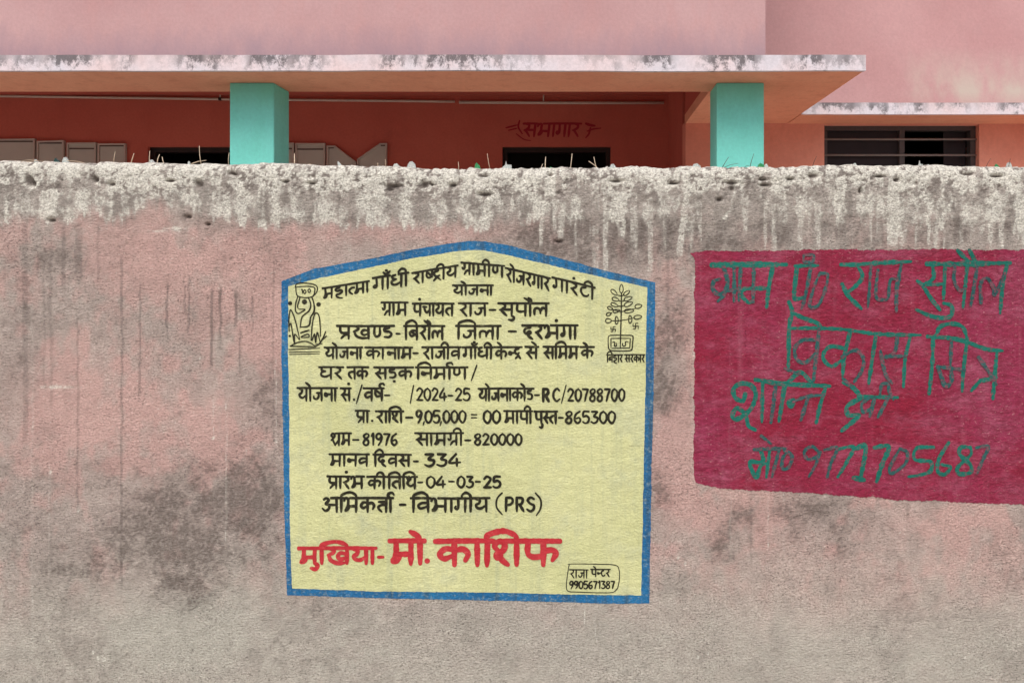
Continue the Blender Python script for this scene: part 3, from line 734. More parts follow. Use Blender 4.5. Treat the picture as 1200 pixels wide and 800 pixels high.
def word(S, toks, x0, x1, y0, y1, w, dy=0.0, head=True, slant=0.0):
    w = w * 1.10
    """letter one word between pixels x0..x1; headline y0, baseline y1; dy = fall of the line over its length"""
    toks = toks.split()
    items = []          # (kind, data, x)
    x = 0.0; stem = 0.2
    strokes = []; dots = []; segs = []
    pend_i = None
    for k in toks:
        if k == 'aa':
            strokes.append(B_(x + .12)); segs.append((x - .04, x + .26)); stem = x + .12; x += .27
        elif k == 'i':
            strokes.append(B_(x + .12)); segs.append((x, x + .3)); pend_i = x + .12; x += .26
        elif k == 'ii':
            s = x + .12
            strokes.append([(s, 0), (s, 1), (s - .06, 1.28), (s - .26, 1.38), (s - .44, 1.2), (s - .42, 1.02)]); segs.append((x - .04, x + .26)); stem = s; x += .27
        elif k == 'o' or k == 'au':
            s = x + .12
            strokes.append(B_(s)); strokes.append([(s, 1), (s - .1, 1.22), (s - .32, 1.40)])
            if k == 'au': strokes.append([(s + .02, 1), (s + .06, 1.22), (s - .1, 1.44)])
            segs.append((x - .04, x + .26)); stem = s; x += .27
        elif k == 'e': strokes.append([(stem, 1), (stem - .08, 1.22), (stem - .3, 1.40)])
        elif k == 'ai':
            strokes.append([(stem, 1), (stem - .1, 1.2), (stem - .34, 1.34)]); strokes.append([(stem + .02, 1), (stem, 1.24), (stem - .16, 1.44)])
        elif k == 'u': strokes.append([(stem, .04), (stem + .12, -.12), (stem + .04, -.34), (stem - .16, -.28)])
        elif k == 'an': dots.append((stem - .04, 1.36))
        elif k == 'cb':
            strokes.append([(stem - .24, 1.34), (stem - .08, 1.16), (stem + .14, 1.34)]); dots.append((stem - .06, 1.44))
        elif k == 'reph': strokes.append([(stem, 1), (stem - .14, 1.14), (stem - .1, 1.34), (stem + .1, 1.38), (stem + .2, 1.24)])
        elif k == '_': x += .3
        else:
            wd, st, hs_, ss = GL[k]
            it = iter(ss)
            for q in it:
                if q == 'dot':
                    d = next(it); dots.append((x + d[0], d[1]))
                else: strokes.append([(x + a, b) for a, b in q])
            segs.append((x + hs_, x + wd)); 
            if st is not None: stem = x + st
            if pend_i is not None and st is not None:
                strokes.append([(pend_i, 1), (pend_i + .04, 1.24), ((pend_i * .45 + stem * .55), 1.42), (stem - .05, 1.24), (stem, 1.0)])
                pend_i = None
            x += wd
    W = x; sx = (x1 - x0) / W; h = y1 - y0
    def T(p):
        X = x0 + p[0] * sx + slant * (p[1] - 1) * h
        return (X, y1 - p[1] * h + dy * (X - x0) / max(1, x1 - x0) )
    jx = lambda: random.uniform(-.012, .012)
    for s in strokes:
        S.add([T((a + jx(), b + jx())) for a, b in s], w)
    for d in dots: 
        c = T(d); S.dot(c[0], c[1], w * .62)
    # headline, merged
    if head and segs:
        segs.sort(); cur = list(segs[0]); out = []
        for a, b in segs[1:]:
            if a <= cur[1] + .12: cur[1] = max(cur[1], b)
            else: out.append(cur); cur = [a, b]
        out.append(cur)
        for a, b in out:
            mid = (a + b) / 2
            S.add([T((a - .03, 1.0)), T((mid, 1.0 + random.uniform(-.02, .02))), T((b + .02, 1.0))], w * .92, (.95, .9))

def latin(S, text, x0, x1, y0, y1, w):
    w = w * 1.12
    W = sum(LAT[c][0] for c in text); sx = (x1 - x0) / W; x = 0; h = y1 - y0
    for c in text:
        wd, ss = LAT[c]
        for s in ss: S.add([(x0 + (x + a + random.uniform(-.015, .015)) * sx, y1 - b * h) for a, b in s], w)
        x += wd
def bar(S, x0, x1, y, w, y2=None): S.add([(x0, y), (x1, y if y2 is None else y2)], w, (.9, .8))

# ---------------- the yellow notice
sx_, sy_, sz_ = P(548, 700, WD)
sign = empty('painted_sign', (sx_, WD - .003, sz_), 'pale yellow painted notice with peaked blue border and rows of black Hindi lettering', 'sign')
v, q = coons([(329.6, 329.6), (368, 315), (416, 306.5), (483, 293), (531, 284.5), (548, 282.6), (568.8, 282.8), (597.5, 288), (655, 302.6), (712.5, 318), (768, 331)],
             [(336.5, 697), (396.7, 698.7), (473, 700.6), (550, 702.5), (636, 704.4), (731.7, 707.3), (761, 706.5)],
             [(329.6, 329.6), (330.5, 450), (333.5, 600), (336.5, 697)], [(768, 331), (766, 450), (763, 580), (761, 706.5)], 260, 240, 0.9, 5, 0.0012)
link('border', npmesh('border', v, q), M_blue, sign)
v, q = coons([(337.5, 335.5), (368, 327.5), (416, 317), (483, 302.8), (530, 295), (550, 292.8), (566, 293), (588, 297.8), (636, 308.5), (693, 322), (758.5, 336.5)],
             [(342.5, 689), (435, 692), (550, 693.2), (655, 695.8), (751.5, 697.2)],
             [(337.5, 335.5), (338.4, 447), (340, 606), (342.5, 689)], [(758.5, 336.5), (755.6, 490), (752.5, 640), (751.5, 697.2)], 250, 230, 0.7, 11, 0.0019)
link('panel', npmesh('panel', v, q), M_yellow, sign)

def line():
    return Strokes(off=0.0026)
S = line()
word(S, 'ma ha aa t_ ma aa', 378.5, 433, 337.8, 350.5, 2.5, -8.6)
word(S, 'ga aa cb dha ii', 437.5, 479, 325.8, 340.5, 2.7, -6.5)
word(S, 'ra aa ss_ Tra ii ya', 483.5, 536.5, 320, 333, 2.6, -9)
word(S, 'gra aa ma ii Na', 541, 591, 307.5, 321, 2.6, 4)
word(S, 'ra o ja ra ga aa ra', 593, 644.5, 314, 328.5, 2.6, 12)
word(S, 'ga aa ra an Ta ii', 647.5, 697, 325, 339, 2.6, 12)
S.build('lettering', M_black, sign)
S = line(); word(S, 'ya o ja na aa', 531, 578, 334.2, 345.6, 2.5); S.build('lettering', M_black, sign)
S = line(); word(S, 'gra aa ma', 447.5, 478, 354.3, 369.2, 2.6); word(S, 'pa an cha aa ya ta', 484, 532, 355.6, 369.8, 2.6); word(S, 'ra aa ja', 538, 571.5, 355.3, 370, 2.6)
bar(S, 573.5, 581, 363, 2.6); word(S, 'sa u pa au la', 584.5, 643, 355.2, 370, 2.9); S.build('lettering', M_black, sign)
S = line(); word(S, 'pra kha N_ Da', 395.7, 462, 381.6, 396.6, 2.9); bar(S, 464.5, 469, 390.8, 2.6); word(S, 'i ba ra au la', 474, 521, 381.8, 397.4, 2.8)
word(S, 'i ja la aa', 535, 587, 381.6, 397, 2.9); bar(S, 596, 605, 388, 2.7); word(S, 'da ra bha an ga aa', 612.5, 677, 381, 396.6, 3.0); S.build('lettering', M_black, sign)
S = line(); word(S, 'ya o ja na aa', 381, 425, 406.8, 419.8, 2.5); word(S, 'ka aa', 428.5, 451.5, 406.8, 419.8, 2.5); word(S, 'na aa ma', 453.5, 483.5, 406.8, 419.8, 2.6); bar(S, 484.5, 490.5, 413.4, 2.4)
word(S, 'ra aa ja ii va', 495.5, 540, 406.4, 420, 2.7); word(S, 'ga aa cb dha ii', 542.5, 578, 406.6, 419.8, 2.6); word(S, 'ka e n_ dra', 580, 611.5, 406.4, 420, 2.6)
word(S, 'sa e', 616, 631, 406, 419.8, 2.7); word(S, 'sa i ma ma', 637, 678, 406, 419.8, 2.7); word(S, 'ka e', 680.5, 696, 406.4, 419.2, 2.7); S.build('lettering', M_black, sign)
S = line(); word(S, 'gha ra', 374.5, 402.5, 430, 443.6, 2.6); word(S, 'ta ka', 407.5, 432, 430, 443.6, 2.6); word(S, 'sa Da. ka', 439, 484.5, 430, 443.6, 2.6)
word(S, 'i na ma aa reph Na', 488, 548, 430, 443.6, 2.7); S.add([(559, 427.4), (552.5, 445.6)], 1.9); S.build('lettering', M_black, sign)
S = line(); word(S, 'ya o ja na aa', 349, 395.5, 454.2, 469.4, 2.6); word(S, 'sa an', 399.5, 411.5, 454.6, 469.2, 2.6); S.dot(415, 467.8, 1.5); S.add([(424.5, 450.4), (417.8, 472.4)], 1.7)
word(S, 'va ssa reph', 426.5, 450, 454.6, 469, 2.7); bar(S, 451, 457, 462.8, 2.4); S.add([(485, 451), (481, 472.4)], 1.7)
latin(S, '2024', 488, 524.5, 454.4, 468.6, 2.3); bar(S, 525.5, 531, 463, 2.2); latin(S, '25', 533, 552, 454.8, 468.6, 2.3)
word(S, 'ya o ja na aa ka o Da', 561, 625.5, 455, 469, 2.6); bar(S, 626.5, 632, 462.6, 2.3); latin(S, 'R', 635, 645.5, 455, 470, 3.3); latin(S, 'C', 647, 657.5, 455, 469.6, 2.5)
S.add([(663.4, 450.6), (658, 472)], 1.5); latin(S, '20788700', 664.5, 733, 455.2, 469.4, 2.4); S.build('lettering', M_black, sign)
S = line(); word(S, 'pra aa', 417, 433, 481, 494.5, 2.6); S.dot(436.4, 492.6, 1.5); word(S, 'ra aa i sha', 441, 473, 481.4, 494.6, 2.7); bar(S, 476, 484, 488.6, 2.6)
latin(S, '9', 487.5, 495.5, 480.6, 494.6, 2.6); S.add([(497.6, 493), (496.2, 497.5)], 1.6); latin(S, '05', 498, 517, 480.6, 494.6, 2.5); S.add([(517.6, 493), (516, 498)], 1.6); latin(S, '000', 519, 547, 480.6, 494.6, 2.4)
bar(S, 552.5, 559, 485.4, 1.8); bar(S, 552.5, 559, 489, 1.8); latin(S, '00', 566, 587.5, 480.6, 495.2, 2.8); word(S, 'ma aa pa ii', 591, 624, 481.2, 495.5, 2.6)
word(S, 'pa u s_ ta', 626.5, 653, 481.6, 495.8, 2.7); bar(S, 654.5, 660, 489, 2.4); latin(S, '865300', 662, 722, 481.6, 495.4, 2.5); S.build('lettering', M_black, sign)
S = line(); word(S, 'shra ma', 387.5, 411.5, 507.4, 521, 2.5); bar(S, 413.5, 420.5, 515, 2.4); latin(S, '81976', 425, 467, 507.6, 521, 2.5)
word(S, 'sa aa ma gra ii', 487, 543, 506.8, 521, 2.5); bar(S, 545, 551.5, 515.5, 2.6); latin(S, '820000', 555.5, 612.5, 508, 520.8, 2.5); S.build('lettering', M_black, sign)
S = line(); word(S, 'ma aa na va', 386.5, 432.5, 531.8, 545.4, 2.6); word(S, 'i da va sa', 438, 482, 532, 545.6, 2.6); bar(S, 485, 490.5, 539.8, 2.6); latin(S, '334', 497, 541, 531.2, 545.4, 2.9); S.build('lettering', M_black, sign)
S = line(); word(S, 'pra aa ra an bha', 384, 427, 557.6, 571.6, 2.8); word(S, 'ka ii', 431, 452.5, 557.8, 571.4, 2.8); word(S, 'i ta i tha', 454.5, 489, 558, 571.6, 2.8); bar(S, 489.8, 495.4, 564.6, 2.3)
latin(S, '04', 499.5, 523.5, 557.6, 570.6, 2.5); bar(S, 526, 532.5, 563.6, 2.3); latin(S, '03', 535.5, 556, 557.6, 570.4, 2.6); bar(S, 557.2, 563, 563.8, 2.4); latin(S, '25', 566, 588, 557.8, 570.8, 3.0); S.build('lettering', M_black, sign)
S = line(); word(S, 'a i bha ka tta aa reph', 377.5, 461, 582.8, 599, 3.1); bar(S, 468.6, 475.6, 590.6, 2.9); word(S, 'i va bha aa ga ii ya', 482, 573.5, 583, 599, 3.1)
S.add([(588.5, 577), (582.5, 584), (582, 594), (588.5, 602.6)], 2.2); latin(S, 'PRS', 591, 628.5, 582.4, 598.6, 3.0); S.add([(627.5, 577), (633.5, 585), (633.5, 595), (628.5, 603.4)], 2.2); S.build('lettering', M_black, sign)
S = line(); word(S, 'ma u i kha ya aa', 351, 441, 641.4, 659.6, 4.6); bar(S, 443.5, 449.5, 651.8, 4.0); r_ = S.build('lettering', M_red, sign); r_['label'] = 'bold red lettering near the bottom of the notice'
S = line(); word(S, 'ma o', 457.5, 498, 633, 659.6, 6.2); S.dot(500.8, 656.4, 3.2); word(S, 'ka aa i sha pha', 511, 656, 633.4, 661.6, 6.4); r_ = S.build('lettering', M_red, sign); r_['label'] = 'largest red lettering at the bottom of the notice'
# signature box
S = line()
S.add([(667, 660.6), (664.6, 676), (663.8, 688), (667, 692.4), (680, 693.2), (712, 694), (722, 691), (725.6, 680), (725.4, 667), (720.5, 661.6), (700, 660.4), (680, 660.2), (665.6, 660.6)], 1.1)
word(S, 'ra aa ja aa', 667.8, 689, 667, 676.8, 1.5); word(S, 'pa e n_ Ta ra', 692.5, 715, 666.4, 675.2, 1.6); latin(S, '9905671387', 667, 721, 680.4, 689, 1.7)
r_ = S.build('signature_box', M_black, sign)
# emblem of the rural works scheme
S = line()
def E(pts, w=1.5, o=(330, 325), s=8.414): S.add([(o[0] + a / s, o[1] + b / s) for a, b in pts], w)
E([(135, 95), (150, 65), (220, 55), (320, 70), (355, 100), (345, 150), (310, 190)]); E([(140, 95), (145, 150), (165, 185), (240, 200), (310, 185), (330, 130), (320, 98), (250, 88), (140, 95)])
E([(195, 122), (205, 118), (205, 160)], 1.3); E([(230, 120), (215, 140), (228, 160), (242, 140), (230, 120)], 1.3); E([(275, 110), (260, 130), (274, 150), (288, 130), (275, 110)], 1.3)
E([(160, 190), (140, 260), (140, 330), (165, 355), (200, 340), (232, 315), (175, 312)], 1.6); E([(185, 195), (160, 275), (165, 308)]); E([(265, 195), (290, 270), (270, 330), (205, 390), (185, 490)], 1.8)
E([(185, 490), (270, 475), (290, 390), (320, 340), (325, 280), (300, 190)], 2.0)
for dx, dy, r in ((228, 240, 3.0), (85, 255, 2.4), (367, 265, 2.6), (85, 575, 1.5)): S.dot(330 + dx / 8.414, 325 + dy / 8.414, r)
E([(78, 530), (75, 400), (90, 320), (120, 370), (150, 470), (182, 605)]); E([(295, 620), (305, 470), (325, 370), (350, 350), (375, 390), (385, 500), (385, 580)])
E([(190, 545), (275, 518)], 1.8); E([(195, 582), (262, 558), (272, 585), (200, 590)], 1.5); E([(78, 480), (97, 460), (130, 640), (135, 560), (180, 612)], 1.5); E([(305, 620), (328, 555), (340, 640), (355, 540), (386, 645)], 1.5)
E([(370, 660), (410, 600), (440, 530)], 1.7); E([(395, 620), (450, 575)], 1.5); E([(340, 660), (405, 650)], 1.2)
E([(90, 675), (160, 640), (230, 628), (290, 645), (340, 675), (372, 660)], 1.4); E([(90, 675), (340, 682)], 1.5); E([(75, 710), (380, 695)], 1.3); E([(80, 735), (380, 730)], 1.2); E([(80, 757), (380, 750)], 1.1)
r_ = S.build('emblem', M_black, sign); r_['label'] = 'line drawn emblem of a head carrying a bowl, upper left of the notice'
# tree emblem
S = line()
o2, s2 = (700, 325), 7.27
def leaf(cx, cy, a, b, ang, w=1.2):
    pts = []
    for k in range(11):
        t = 2 * math.pi * k / 10
        u, v_ = a * math.cos(t), b * math.sin(t) * (1 - .25 * math.cos(t))
        c, s_ = math.cos(math.radians(ang)), math.sin(math.radians(ang))
        pts.append((cx + u * c - v_ * s_, cy + u * s_ + v_ * c))
    E(pts, w, o2, s2)
E([(205, 130), (203, 300), (198, 500), (195, 605)], 1.6, o2, s2)
for L_ in [(205, 95, 36, 15, -90), (143, 128, 34, 15, 42), (250, 132, 32, 14, -38), (155, 186, 30, 15, 15), (262, 180, 36, 16, -20), (146, 234, 32, 14, 22), (265, 226, 38, 17, -22), (110, 262, 24, 12, 20), (162, 284, 30, 13, -12), (270, 284, 40, 16, -6),
           (350, 245, 30, 17, -12), (97, 312, 22, 13, -20), (95, 368, 26, 17, -4), (165, 365, 13, 32, 0), (280, 357, 14, 33, 0), (345, 337, 34, 16, -8)]: leaf(*L_)
for b_ in [[(205, 160), (175, 150)], [(205, 160), (230, 145)], [(205, 205), (180, 195)], [(205, 205), (235, 195)], [(205, 245), (175, 242)], [(203, 245), (230, 238)], [(203, 292), (120, 268)], [(203, 292), (330, 262)], [(125, 300), (110, 308)], [(118, 370), (205, 366), (315, 345)]]: E(b_, 1.1, o2, s2)
E([(110, 492), (200, 492), (290, 494), (304, 510), (300, 560), (296, 605), (280, 622), (200, 626), (120, 622), (98, 606), (92, 560), (94, 505), (110, 492)], 1.5, o2, s2)
E([(116, 518), (280, 518)], 1.3, o2, s2); E([(280, 518), (276, 598)], 1.3, o2, s2); E([(276, 600), (125, 602)], 1.3, o2, s2); E([(116, 518), (116, 598)], 1.3, o2, s2)
E([(130, 550), (148, 552), (146, 582), (162, 582), (162, 556)], 1.4, o2, s2); E([(215, 560), (216, 580), (238, 580), (240, 548), (262, 546)], 1.4, o2, s2)
for cx_, cy_, r in ((134, 440, 20), (326, 414, 23)):
    E([(cx_, cy_ - r), (cx_ - 2, cy_ + r)], 1.1, o2, s2); E([(cx_ - r, cy_ + 2), (cx_ + r, cy_ - 2)], 1.1, o2, s2)
    E([(cx_, cy_ - r), (cx_ + r, cy_ - r - 2)], 1.0, o2, s2); E([(cx_ + r, cy_ - 2), (cx_ + r - 2, cy_ + r)], 1.0, o2, s2); E([(cx_ - 2, cy_ + r), (cx_ - r, cy_ + r)], 1.0, o2, s2); E([(cx_ - r, cy_ + 2), (cx_ - r + 2, cy_ - r)], 1.0, o2, s2)
r_ = S.build('emblem', M_black, sign); r_['label'] = 'line drawn emblem of a tree in a box, upper right of the notice'
S = line(); word(S, 'i ba ha aa ra _ sa ra ka aa ra', 711, 755.5, 415.4, 424, 1.5); S.build('lettering', M_black, sign)

# ---------------- the maroon panel
mx_, my_, mz_ = P(1000, 588, WD)
sign2 = empty('painted_sign', (mx_, WD - .003, mz_), 'worn maroon painted panel with rough green hand lettering', 'sign')
v, q = coons([(808.5, 296.5), (830, 293.8), (900, 294), (950, 292.6), (1000, 293), (1100, 292.4), (1230, 293.4)],
             [(815, 565), (824, 568), (842.5, 571), (902, 574.5), (927, 576.6), (1000, 581), (1075, 586), (1149, 589.4), (1190, 591), (1228, 592)],
             [(808.5, 296.5), (814.5, 303), (813.6, 360), (814, 440), (813, 500), (812.6, 555), (815, 565)], [(1230, 293.4), (1231, 450), (1229, 570), (1228, 592)], 420, 300, 2.3, 31, 0.0014)
link('panel', npmesh('panel', v, q), M_maroon, sign2)
HOLD = {}
def tracer(key, o, s):
    def f(pts, w, **k): HOLD[key].add([(o[0] + a / s, o[1] + b / s) for a, b in pts], w * 1.22, var=.25, **k)
    return f
def new_row():
    HOLD['S1'] = Strokes(off=.0022); HOLD['S2'] = Strokes(off=.0036)
def flush_row():
    HOLD['S1'].build('lettering', M_green, sign2)
    r = HOLD['S2'].build('lettering', M_dgreen, sign2); r['label'] = 'thin faded dark green strokes'
    new_row()
new_row()
A = tracer('S1', (800, 280), 5); Ad = tracer('S2', (800, 280), 5)
Bb = tracer('S1', (990, 280), 5); Bd = tracer('S2', (990, 280), 5)
Cc = tracer('S1', (800, 430), 4.705); Cd = tracer('S2', (800, 430), 4.705)
Dd = tracer('S1', (990, 430), 4.705); De = tracer('S2', (990, 430), 4.705)
# row 1
A([(168, 153), (400, 150), (605, 150)], 5.6)
Ad([(240, 165), (262, 250), (250, 300), (215, 325), (178, 295), (182, 248), (215, 235)], 4.2); Ad([(258, 290), (240, 330), (205, 365)], 3.4)
Ad([(300, 165), (300, 365)], 3.6); Ad([(338, 165), (328, 360)], 3.6); Ad([(265, 305), (330, 290)], 3.4)
Ad([(415, 165), (410, 370)], 4.0); A([(410, 290), (355, 296), (345, 330), (385, 372), (408, 360)], 3.8); A([(355, 290), (500, 288)], 4.0); A([(525, 165), (502, 290), (490, 400)], 4.4)
A([(668, 158), (650, 330), (670, 350), (712, 338)], 4.4); A([(655, 158), (790, 155)], 3.8); Ad([(748, 165), (722, 300), (695, 410)], 3.8)
Ad([(706, 96), (735, 93), (762, 97), (760, 130), (735, 134), (706, 130), (706, 96)], 3.2); Ad([(737, 132), (742, 158)], 3.2)
Ad([(800, 200), (845, 212), (830, 300), (792, 385), (748, 400), (742, 368), (770, 270), (800, 200)], 3.2)
Bb([(-28, 150), (60, 150), (200, 140), (385, 132)], 4.2); Bb([(68, 150), (98, 205), (88, 245), (30, 300), (-5, 308)], 4.0); Bb([(-20, 262), (20, 335), (95, 408)], 4.2)
Bd([(150, 155), (132, 400)], 3.0); Bd([(190, 180), (178, 330), (215, 356), (250, 340), (264, 240), (320, 240)], 3.2); Bd([(328, 145), (302, 280), (298, 425)], 3.8)
Bb([(475, 146), (700, 146), (968, 140)], 4.8); Bb([(510, 150), (516, 225), (460, 266), (420, 245)], 4.0); Bb([(450, 265), (500, 345), (555, 415)], 4.0); Bb([(460, 270), (580, 262)], 3.6); Bb([(585, 150), (575, 350)], 3.8)
Bb([(575, 375), (622, 392), (622, 445), (580, 462), (500, 450), (415, 413)], 4.2); Bd([(640, 150), (636, 240), (668, 300), (702, 290)], 3.6); Bb([(715, 150), (690, 400)], 3.6); Bd([(772, 160), (735, 390)], 3.8)
Bb([(655, 65), (735, 145)], 4.0); Bb([(725, 65), (768, 142)], 4.0); Bb([(690, 142), (790, 146)], 6.0); Bd([(795, 378), (792, 262), (830, 230), (868, 285), (876, 322), (936, 200)], 3.6); Bb([(948, 150), (922, 280), (910, 435)], 3.8)
flush_row()
# row 2
A([(620, 366), (640, 430), (622, 520), (618, 770)], 4.2); A([(638, 428), (700, 460), (790, 495), (806, 530)], 4.4); A([(622, 522), (800, 522), (1000, 532)], 3.6)
Ad([(772, 590), (700, 592), (655, 640), (668, 705), (722, 720), (790, 650)], 3.6); Ad([(797, 525), (785, 640), (765, 830)], 4.0)
A([(980, 540), (946, 690), (936, 800)], 4.2); A([(958, 642), (862, 630), (820, 690), (870, 745), (932, 708)], 4.0)
Bd([(-20, 690), (60, 650), (106, 700), (96, 770), (52, 835)], 3.6); Bb([(0, 530), (200, 556), (442, 562)], 3.8); Bb([(180, 560), (150, 760), (138, 845)], 4.0)
Bd([(305, 570), (292, 655), (245, 690)], 3.6); Bd([(205, 655), (236, 790), (272, 842)], 3.8); Bd([(210, 690), (350, 684)], 3.6); Bb([(382, 570), (352, 700), (340, 865)], 3.6)
Bb([(532, 565), (560, 512), (630, 496), (690, 518), (716, 592)], 4.0); Bb([(515, 578), (512, 700), (490, 905)], 4.0); Bb([(480, 570), (600, 578), (700, 598), (820, 642), (922, 654)], 4.2)
Bd([(622, 600), (615, 740)], 3.4); Bd([(540, 745), (560, 800), (585, 860), (620, 830), (618, 760)], 4.4); Bd([(540, 745), (700, 766)], 3.4); Bb([(712, 600), (692, 760), (684, 890)], 3.8)
Bb([(890, 660), (872, 850), (866, 935)], 4.0); Bd([(780, 690), (850, 790), (885, 850)], 3.8); Dd([(742, 76), (835, 58)], 4.2); Dd([(742, 76), (695, 130)], 3.6)
flush_row()
# row 3
Cc([(345, 145), (330, 185), (290, 168), (280, 120), (320, 90), (375, 100), (402, 150), (380, 220), (340, 262), (292, 286), (274, 262), (300, 225), (345, 262), (362, 322), (400, 345)], 4.6)
Cc([(398, 68), (560, 92), (810, 104)], 4.8); Cc([(440, 90), (435, 300)], 3.8); Cd([(512, 100), (485, 305)], 4.0); Cc([(562, 100), (530, 298)], 4.4)
Cc([(612, 180), (585, 195), (595, 215), (612, 196)], 4.6); Cd([(606, 188), (690, 160), (775, 154)], 3.2); Cd([(692, 160), (650, 292)], 3.8); Cc([(786, 115), (758, 210), (735, 306)], 4.2); Cc([(578, 86), (645, 28), (700, 75), (722, 98)], 4.6); Cd([(560, 5), (640, 38)], 2.6); Cd([(880, 60), (930, 110)], 3.2)
Dd([(-10, 82), (40, 110), (85, 155)], 4.6); Dd([(70, 162), (290, 166)], 3.6); Dd([(85, 170), (12, 215), (20, 262), (75, 266), (30, 310), (-20, 350)], 4.6)
De([(135, 165), (92, 200), (100, 246), (152, 222)], 3.6); De([(162, 165), (135, 270)], 3.8); De([(236, 165), (180, 275)], 3.8); De([(190, 150), (200, 98), (234, 90), (242, 132), (264, 178)], 3.2)
flush_row()
# row 4
Cd([(390, 452), (570, 446)], 3.4); Cc([(430, 455), (440, 520), (372, 520), (378, 560), (406, 606), (430, 540), (470, 528)], 4.2); Cc([(480, 450), (460, 605)], 3.6); Cd([(532, 450), (490, 602)], 3.4); Cd([(430, 376), (485, 420)], 3.2)
Cd([(560, 456), (602, 490), (582, 550), (548, 556), (550, 500), (576, 468)], 3.6)
Cd([(752, 470), (712, 436), (670, 466), (690, 508), (742, 490), (756, 460), (735, 530), (695, 602)], 3.4); Cd([(780, 456), (850, 442), (815, 530), (795, 605)], 3.4)
Dd([(-45, 452), (45, 440), (10, 520), (-40, 605)], 3.6); Dd([(60, 446), (112, 440), (85, 615)], 4.8); Dd([(46, 608), (105, 620)], 5.2); Dd([(160, 442), (240, 436), (205, 530), (174, 630)], 4.6)
De([(300, 446), (342, 470), (330, 530), (260, 582), (245, 552), (300, 446)], 3.4); Dd([(490, 440), (395, 446), (386, 508), (470, 520), (472, 570), (410, 594), (350, 602)], 3.8); Dd([(572, 414), (520, 500), (510, 570), (550, 590), (580, 550), (532, 535)], 3.8)
Dd([(690, 440), (640, 440), (632, 480), (692, 540), (688, 580), (630, 586), (622, 550), (690, 482), (690, 440)], 4.0); De([(720, 442), (786, 436), (755, 510), (724, 586)], 3.4)
flush_row()

# ------------------------------------------------------------------ the building behind the wall
def facade_mat(name, c1, c2, stain, stain_amt=0.4, fine=0.08, streaky=True):
    t = NT(name, 0.9)
    n1 = t.noise(1.6, 4); n2 = t.noise(9, 5, 0.65, t.pos((1, 1, .45 if streaky else 1)))
    nf = t.noise(45, 4, 0.7)
    c = t.mix(t.ramp(n1, (0.3, 0.0), (0.7, 1.0)), c1, c2)
    c = t.mix(t.math('MULTIPLY', t.ramp(n2, (0.5, 0.0), (0.75, 1.0)), stain_amt), c, stain)
    c = t.mix(1.0, c, t.ramp(nf, (0.3, 1.0 - fine), (0.7, 1.0 + fine * .5)), 'MULTIPLY')
    t.color(c); t.bump(nf, 0.25, 0.006)
    return t
PINK1, PINK2 = lin(180, 140, 140), lin(190, 153, 153)
t = facade_mat('faded_pink_paint', PINK1, PINK2, lin(190, 140, 136), 0.35)
# grime rising from the ledge (a splash mark on the parapet foot) 
z = t.sepz()[2]
gr = t.noise(1.0, 5, 0.7, t.pos((7, 7, 3)))
hgt = t.math('ADD', z, t.math('MULTIPLY', gr, -0.42))
band = t.ramp(hgt, (0.0, 0.0), (1.0, 0.0))
mr = t.n.new('ShaderNodeMapRange'); t.L(hgt, mr.inputs[0]); mr.inputs[1].default_value = 2.96; mr.inputs[2].default_value = 2.70; mr.inputs[3].default_value = 0; mr.inputs[4].default_value = 0.8
old = t.b.inputs['Base Color'].links[0].from_socket
t.color(t.mix(mr.outputs[0], old, lin(152, 128, 138)))
M_pink = t.m
t = facade_mat('far_pink_paint', lin(190, 144, 144), lin(200, 156, 156), lin(186, 150, 150), 0.3)
pz = t.sepz()
# pale sunlit patch painted into the colour on the right, low on the upper wall
gx = t.n.new('ShaderNodeMapRange'); t.L(pz[0], gx.inputs[0]); gx.inputs[1].default_value = 2.7; gx.inputs[2].default_value = 3.1
gz = t.n.new('ShaderNodeMapRange'); t.L(pz[2], gz.inputs[0]); gz.inputs[1].default_value = 3.45; gz.inputs[2].default_value = 3.05
gz2 = t.n.new('ShaderNodeMapRange'); t.L(pz[2], gz2.inputs[0]); gz2.inputs[1].default_value = 2.90; gz2.inputs[2].default_value = 3.06
np_ = t.noise(1.0, 4, .6, t.pos((4, 4, 2)))
pm = t.math('MULTIPLY', t.math('MULTIPLY', gx.outputs[0], gz.outputs[0]), t.math('MULTIPLY', gz2.outputs[0], t.ramp(np_, (0.36, 0.0), (0.6, 1.0))))
old = t.b.inputs['Base Color'].links[0].from_socket
t.color(t.mix(t.math('MULTIPLY', pm, 0.9), old, lin(198, 184, 172)))
M_pink2 = t.m
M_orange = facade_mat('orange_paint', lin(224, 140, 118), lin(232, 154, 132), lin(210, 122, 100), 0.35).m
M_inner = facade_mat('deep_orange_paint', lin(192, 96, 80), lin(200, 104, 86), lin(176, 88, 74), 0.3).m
M_soffit = facade_mat('soffit_paint', lin(240, 170, 136), lin(232, 156, 124), lin(196, 122, 94), 0.4, streaky=False).m
t = facade_mat('turquoise_paint', lin(124, 218, 204), lin(134, 224, 212), lin(108, 200, 180), 0.35)
z = t.sepz()[2]; gr = t.noise(1.0, 4, .6, t.pos((8, 8, 3)))
mr = t.n.new('ShaderNodeMapRange'); t.L(t.math('ADD', z, t.math('MULTIPLY', gr, .16)), mr.inputs[0]); mr.inputs[1].default_value = 2.66; mr.inputs[2].default_value = 2.90; mr.inputs[3].default_value = 0; mr.inputs[4].default_value = 0.4
old = t.b.inputs['Base Color'].links[0].from_socket
t.color(t.mix(mr.outputs[0], old, lin(112, 196, 150)))
M_turq = t.m
